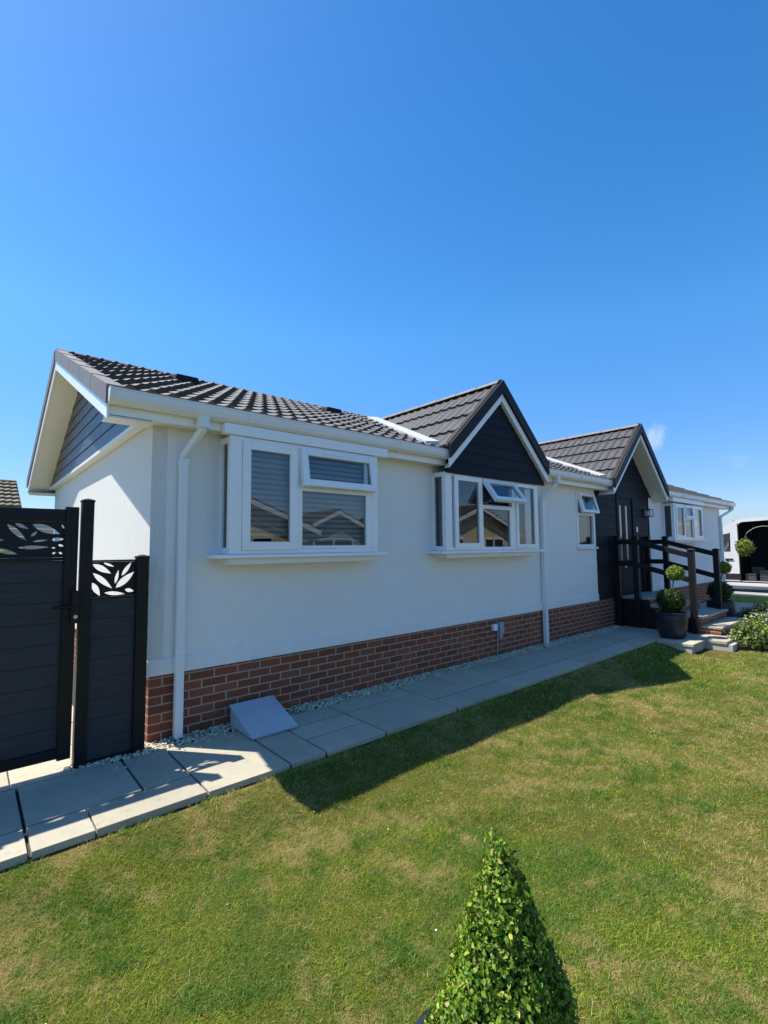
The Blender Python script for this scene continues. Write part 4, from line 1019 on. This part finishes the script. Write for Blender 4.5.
# flower bed plants at the right
mb = MB()
bx = [(8.5, -2.13), (9.4, -2.13), (10.85, -1.95), (11.4, -1.22), (17.0, -1.2), (17.0, -4.2), (12.0, -3.6), (9.6, -2.75), (8.9, -2.5)]
mb.prism([(p[0], p[1]) for p in bx], 'z', -.2, -.085); tag(build(mb, 'flower_bed', 'bed'), kind='structure')
def mound(name, c, r, h, n, mat, size, label, cat, group=None, aspect=.5, spikes=0, stem=True):
    t = thing(name, c, label, cat, group)
    d = RNG.normal(0, 1, (n, 3)); d[:, 2] = np.abs(d[:, 2]); d /= np.linalg.norm(d, axis=1, keepdims=True)
    lump = 1 + .22 * np.sin(d[:, 0] * 6 + c[0] * 5) * np.sin(d[:, 1] * 7 + c[1]) + .12 * np.sin(d[:, 2] * 11 + d[:, 0] * 9)
    rr = (1 - .6 * RNG.uniform(0, 1, n) ** 1.5) * lump
    P = np.array(c) + d * rr[:, None] * np.array([r, r, h]); V, F = leaves_np(P, d, size, aspect, .7); build_np(V, F, 'foliage', mat, t)
    mb = MB(); mb.tube([c, (c[0] + .02, c[1], c[2] + h * .6)], [.02, .008], 6); build(mb, 'stem', 'bark', t)
    return t
mound('variegated_shrub', (8.84, -2.20, -.10), .27, .38, 1500, 'yellowleaf', .055, 'yellow green leafy shrub at the lawn corner of the flower bed', 'shrub')
mound('leafy_perennial', (9.05, -2.50, -.09), .30, .34, 1200, 'hedgeleaf', .06, 'fresh green leafy perennial between the yellow shrub and the lavender', 'plant')
d_ = mound('daisy_clump', (9.30, -2.25, -.09), .28, .44, 900, 'hedgeleaf', .05, 'green clump dotted with white flowers behind the yellow shrub', 'plant')
P, dd = sphere_pts(140, (9.30, -2.25, .10), .29, .1); P = P[P[:, 2] > .10]; V, F = leaves_np(P, np.tile([0, 0, 1.], (len(P), 1)), .035, .9, .3); build_np(V, F, 'blossoms', 'petal', d_)
for k, (x, y, r, h, lab) in enumerate(((10.0, -2.50, .34, .48, 'grey green lavender bush with purple spikes nearest the lawn'), (10.7, -2.28, .36, .46, 'purple flowering lavender bush in the middle of the bed'), (11.5, -2.3, .38, .45, 'lavender bush at the back of the bed beside the path'))):
    t = mound('lavender_bush', (x, y, -.09), r, h, 2600, 'lavleaf', .045, lab, 'lavender', 'lavender bushes in the flower bed', .22)
mound('low_evergreen', (12.4, -1.75, -.09), .5, .30, 1800, 'darkleaf', .05, 'low dark evergreen mound in shade beyond the lavender', 'shrub')
mound('low_evergreen', (13.6, -1.8, -.09), .55, .28, 1800, 'darkleaf', .05, 'flat dark evergreen mound farthest along the shaded path', 'shrub')
# hanging basket on a shepherd's hook
hk = thing('plant_hook', (10.0, -2.66, -.1), 'thin grey curved metal hook standing in the flower bed', 'plant hook')
pts = [(10, -2.60, -.25), (10, -2.60, 1.6)] + [(10, -2.27 - .33 * math.cos(a_), 1.62 + .31 * math.sin(a_)) for a_ in np.linspace(.15, math.pi * .83, 14)]
mb = MB(); mb.tube(pts, .005, 8); build(mb, 'hook_pole', 'socketgrey', hk, smooth=True)
ey = pts[-1][1]; ez = pts[-1][2]
hb = thing('hanging_basket', (10, ey, 1.40), 'small hanging basket of yellow green foliage on the curved hook', 'basket')
mb = MB(); mb.lathe([(.03, 0), (.08, .03), (.11, .08), (.10, .085)], (10, ey, 1.41), 18); build(mb, 'bowl', 'straw', hb)
mb = MB()
for k in range(3): mb.tube([(10 + .12 * math.cos(k * 2.09), ey + .12 * math.sin(k * 2.09), 1.49), (10, ey, ez - .01)], .003, 5)
build(mb, 'chain', 'steel', hb)
P, d = sphere_pts(900, (10, ey + .03, 1.53), .135); P[:, 2] += RNG.normal(0, .02, len(P)); V, F = leaves_np(P, d, .045, .5, .8); build_np(V, F, 'foliage', 'hedgeleaf', hb)

# ------------------------------------------------------------------ white van on the road, side door open
van = thing('panel_van', (19.6, -1.2, -.09), 'white high roof van with its side door open to a dark interior', 'van')
XV = 18.62; GZ = -.09
prof = [(1.75, .25), (1.80, .75), (1.72, 1.02), (1.20, 1.18), (.42, 2.28), (.12, 2.43), (-.3, 2.50), (-3.4, 2.52), (-3.5, 2.4), (-3.55, .30), (-2.95, .28)]
arch = [(-2.5 - .40 * math.cos(a_) * -1, .28 + .42 * math.sin(a_)) for a_ in np.linspace(math.pi, 0, 9)]
side = [(1.72, .28), (1.80, .75), (1.72, 1.02), (1.16, 1.20), (.44, 2.27), (.12, 2.42), (-.3, 2.48), (-3.4, 2.50), (-3.5, 2.4), (-3.55, .30)]
arch_r = [(-2.45 + .40 * math.cos(a_), .30 + .40 * math.sin(a_)) for a_ in np.linspace(math.pi, 0, 10)]
arch_f = [(1.05 + .40 * math.cos(a_), .30 + .40 * math.sin(a_)) for a_ in np.linspace(math.pi, 0, 10)]
outer = side + [(p[0], p[1]) for p in arch_r] + [(p[0], p[1]) for p in arch_f]
cabwin = [(.34, 1.34), (.95, 1.34), (.86, 1.50), (.56, 1.93), (.32, 1.99)]
door = [(.10, .36), (.10, 2.20), (.06, 2.30), (-.02, 2.345), (-1.25, 2.40), (-1.28, .36)]
mp = lambda u, v, w_: (XV + w_, u, v)
bd = build(plate(outer, [cabwin, door], .03, mp), 'body_side', 'vanpaint', van)
mb = plate(outer, [cabwin], .03, lambda u, v, w_: (XV + 1.95 + w_, u, v)); build(mb, 'body_side', 'vanpaint', van)
mb = MB(); top = side[4:9]
for (p, q) in zip(side[1:], side[2:]):
    if p == side[3]: continue
    mb.hexa([(XV + .016, p[0], p[1]), (XV + 1.934, p[0], p[1]), (XV + 1.934, q[0], q[1]), (XV + .016, q[0], q[1])], [(XV + .016, p[0] * .995, p[1] - .03), (XV + 1.934, p[0] * .995, p[1] - .03), (XV + 1.934, q[0] * .995, q[1] - .03), (XV + .016, q[0] * .995, q[1] - .03)])
mb.box(XV + .05, XV + 1.9, -3.5, 1.7, .30, .36); build(mb, 'body_shell', 'vanpaint', van)
build(MB().add([(XV + .04, 1.16, 1.20), (XV + 1.91, 1.16, 1.20), (XV + 1.91, .44, 2.27), (XV + .04, .44, 2.27)], [(0, 1, 2, 3)]), 'windscreen', 'tint', van)
build(MB().add([(XV, p[0], p[1]) for p in cabwin], [(0, 1, 2, 3, 4)]), 'cab_window', 'tint', van)
mb = MB(); mb.box(XV + .08, XV + 1.88, -3.46, .2, .361, .38); mb.box(XV + 1.86, XV + 1.90, -3.46, .2, .381, 2.36); mb.box(XV + .05, XV + 1.88, -3.47, .25, 2.37, 2.40); mb.box(XV + .04, XV + 1.9, .19, .23, .381, 2.36); mb.box(XV + .03, XV + 1.9, -3.48, -3.44, .381, 2.36); mb.box(XV + .05, XV + .07, -3.44, -1.30, .381, 2.36)
mb.box(XV + .5, XV + .95, .45, .95, .6, 1.02); mb.box(XV + .5, XV + .95, .40, .50, 1.02, 1.75); build(mb, 'lining', 'vandark', van)
mb = MB(); mb.box(XV - .022, XV - .015, .085, .115, .34, 2.30); mb.box(XV - .022, XV - .0151, -3.5, .60, .30, .345); mb.box(XV - .024, XV - .0151, .116, .62, .40, .60); build(mb, 'black_trim', 'rubber', van)
build(MB().box(XV - .03, XV + .03, -2.0, .60, .19, .299), 'side_sill', 'vanpaint', van, bevel=.01)
mb = MB(); mb.box(XV - .04, XV - .0155, .28, .50, 1.07, 1.11); mb.box(XV - .035, XV - .0155, .40, .50, 1.03, 1.069); build(mb, 'door_handle', 'rubber', van)
mb = MB(); mb.box(XV - .075, XV - .045, -2.6, -1.22, .42, 2.33); build(mb, 'sliding_door', 'vanpaint', van, bevel=.02)
mb = MB(); mb.box(XV - .21, XV - .05, .98, 1.12, 1.35, 1.72); build(mb, 'wing_mirror', 'rubber', van, bevel=.03)
for y_ in (-2.45, 1.05):
    for x_ in (XV + .12, XV + 1.82):
        def wl_(prof): 
            m = MB(); m.lathe(prof, (0, 0, 0), 28); m.v = [(x_ + v[2], y_ + v[0], GZ + .34 + v[1]) for v in m.v]; return m
        ty = build(wl_([(.20, -.1), (.32, -.105), (.34, -.08), (.34, .08), (.32, .105), (.20, .1)]), 'wheel', 'rubber', van, smooth=True)
        build(wl_([(.03, -.09), (.20, -.085), (.205, .085), (.03, .09)]), 'rim', 'steel', ty)
# things lying inside the van
def crate(loc, sx, sy, sz, label, mat='toolgrey'):
    mb = MB(); x, y, z = loc
    mb.box(x, x + sx, y, y + .02, z, z + sz); mb.box(x, x + sx, y + sy - .02, y + sy, z, z + sz); mb.box(x, x + .02, y + .02, y + sy - .02, z, z + sz); mb.box(x + sx - .02, x + sx, y + .02, y + sy - .02, z, z + sz)
    mb.box(x + .02, x + sx - .02, y + .02, y + sy - .02, z, z + .02); mb.box(x - .012, x, y, y + sy, z + sz - .04, z + sz)
    o = build(mb, 'tool_crate', mat, None, bevel=.004, loc=loc); tag(o, label, 'crate', 'tool crates inside the van'); return o
crate((XV + .12, -.30, .381), .4, .30, .22, 'grey tool crate just inside the van doorway')
crate((XV + .14, -.80, .381), .5, .40, .16, 'shallow grey tool crate further right in the van doorway')
crate((XV + .60, -.45, .381), .4, .36, .42, 'tall grey tool crate deeper inside the van')
crate((XV + .16, -.62, .545), .3, .22, .16, 'small grey tool crate standing on the shallow crate in the van doorway', 'vandark')

# ------------------------------------------------------------------ neighbour behind the gate, hedge plants
def bungalow(name, x0, x1, y0, y1, ze, zr, wallm, label, ridge_axis='x', roofm='brownroof', wins=(), front_y=None, ov=.3):
    t = thing(name, ((x0 + x1) / 2, (y0 + y1) / 2, -.2), label, 'house')
    mb = MB(); mb.box(x0, x1, y0, y1, -.25, ze - .02)
    if ridge_axis == 'y':
        c = (x0 + x1) / 2; s_ = (zr - ze) / ((x1 - x0) / 2 + ov)
        mb.prism([(x0, ze - .0201), (x1, ze - .0201), (x1, ze + s_ * ov - .1), (c, zr - .1), (x0, ze + s_ * ov - .1)], 'y', y0, y1)
    else:
        c = (y0 + y1) / 2; s_ = (zr - ze) / ((y1 - y0) / 2 + ov)
        mb.prism([(y0, ze - .0201), (y1, ze - .0201), (y1, ze + s_ * ov - .1), (c, zr - .1), (y0, ze + s_ * ov - .1)], 'x', x0, x1)
    build(mb, 'wall', wallm, t)
    mb = MB()
    if ridge_axis == 'y':
        h = (x1 - x0) / 2 + ov; s2 = math.hypot(h, zr - ze)
        for sg in (-1, 1): tile_slope(mb, (c + sg * h, y0 - ov, ze), (0, 1, 0), y1 - y0 + 2 * ov, Vector((-sg * h, 0, zr - ze)) / s2, s2, res=4)
    else:
        h = (y1 - y0) / 2 + ov; s2 = math.hypot(h, zr - ze)
        for sg in (-1, 1): tile_slope(mb, (x0 - ov, c + sg * h, ze), (1, 0, 0), x1 - x0 + 2 * ov, Vector((0, -sg * h, zr - ze)) / s2, s2, res=4)
    rf = build(mb, 'roof', roofm, t)
    mb = MB()
    if ridge_axis == 'y':
        for yy_ in (y0 - ov, y1 + ov):
            for sg in (-1, 1):
                P = [(c, zr - .02), (c + sg * h, ze - .02), (c + sg * h, ze - .2), (c, zr - .2)]; mb.prism(P if sg < 0 else P[::-1], 'y', yy_ - .015, yy_ + .015)
        ridge(mb2 := MB(), (c, y0 - ov, zr), (c, y1 + ov, zr)); 
    else:
        for xx_ in (x0 - ov, x1 + ov):
            for sg in (-1, 1):
                P = [(c, zr - .02), (c + sg * h, ze - .02), (c + sg * h, ze - .2), (c, zr - .2)]; mb.prism(P, 'x', xx_ - .015, xx_ + .015)
        mb.box(x0 - ov, x1 + ov, c - h - .02, c - h, ze - .16, ze + .0)
        ridge(mb2 := MB(), (x0 - ov, c, zr), (x1 + ov, c, zr))
    build(mb, 'bargeboard', 'upvc' if ridge_axis == 'y' else 'vergedark', t); build(mb2, 'ridge_tiles', roofm, rf)
    for (wx0, wx1, wz0, wz1, wy, sgn) in wins:
        mb = MB(); ya, yb = (wy, wy + .06 * sgn) if sgn > 0 else (wy + .06 * sgn, wy)
        mb.ring(wx0, wx1, wz0, wz1, .07, ya, yb); k = (wx0 + wx1) / 2; mb.box(k - .035, k + .035, ya, yb, wz0 + .07, wz1 - .07)
        f = build(mb, 'window', 'upvc', t)
        build(MB().add([(wx0 + .07, wy + .02 * sgn, wz0 + .07), (wx1 - .07, wy + .02 * sgn, wz0 + .07), (wx1 - .07, wy + .02 * sgn, wz1 - .07), (wx0 + .07, wy + .02 * sgn, wz1 - .07)], [(0, 1, 2, 3)]), 'pane', simple('dark_glass', (.03, .04, .05), .05), f)
    return t
bungalow('bungalow', -9.5, -.42, 12.3, 16.3, 2.78, 3.72, 'greywall', 'grey bungalow with mossy tiled roof rising behind the side gate', 'x', simple('mossy_tiles', (.12, .105, .075), .85, .35, 5, bstr=.3), wins=((-3.2, -1.6, .9, 2.2, 12.3, -1),))
mound('hedge_shrub', (-1.12, 5.6, -.03), .62, 2.1, 5200, 'hedgeleaf', .075, 'bright yellow green shrub seen through the gate cut-outs', 'shrub')
mound('hedge_shrub', (-2.9, 6.4, -.03), .9, 1.7, 4200, 'topileaf', .075, 'dark green shrub behind the gate beside the bright shrub', 'shrub')
bf = thing('fence_panel', (-2.6, 7.4, 0), 'long grey garden fence behind the shrubs at the end of the side passage', 'fence')
mb = MB()
for k in range(14): mb.box(-6, .3, 7.40, 7.42, .02 + k * .155, .02 + k * .155 + .15)
build(mb, 'board_panel', 'greywall', bf)
for xp in (-6.05, -4.1, -2.1, -.3):
    build(MB().box(xp - .04, xp + .04, 7.37, 7.399, 0, 2.2), 'post', 'greywall', bf)
# houses across the road, mirrored in the window panes
bungalow('bungalow', 14.7, 21.4, -19, -11.2, 2.25, 3.62, 'creamwall', 'cream bungalow with white bargeboards across the road facing the gabled bay', 'y', wins=((15.6, 17.0, .9, 2.0, -11.2, 1), (18.6, 20.2, .9, 2.0, -11.2, 1)))
bungalow('bungalow', 1.3, 8.3, -19, -11.2, 2.25, 3.65, 'creamwall', 'cream bungalow across the road opposite the first bay window', 'y', wins=((2.2, 3.8, .9, 2.0, -11.2, 1), (5.2, 6.8, .9, 2.0, -11.2, 1)))
bungalow('bungalow', 9.3, 13.6, -20, -14, 2.2, 3.3, 'greywall', 'grey bungalow set back across the road between the cream bungalows', 'y', wins=((10.2, 12.4, .9, 2.0, -14, 1),))
mound('garden_shrub', (9.0, -10.8, -.25), .8, 1.9, 2600, 'topileaf', .09, 'dark shrub across the road beside the grey bungalow', 'shrub')
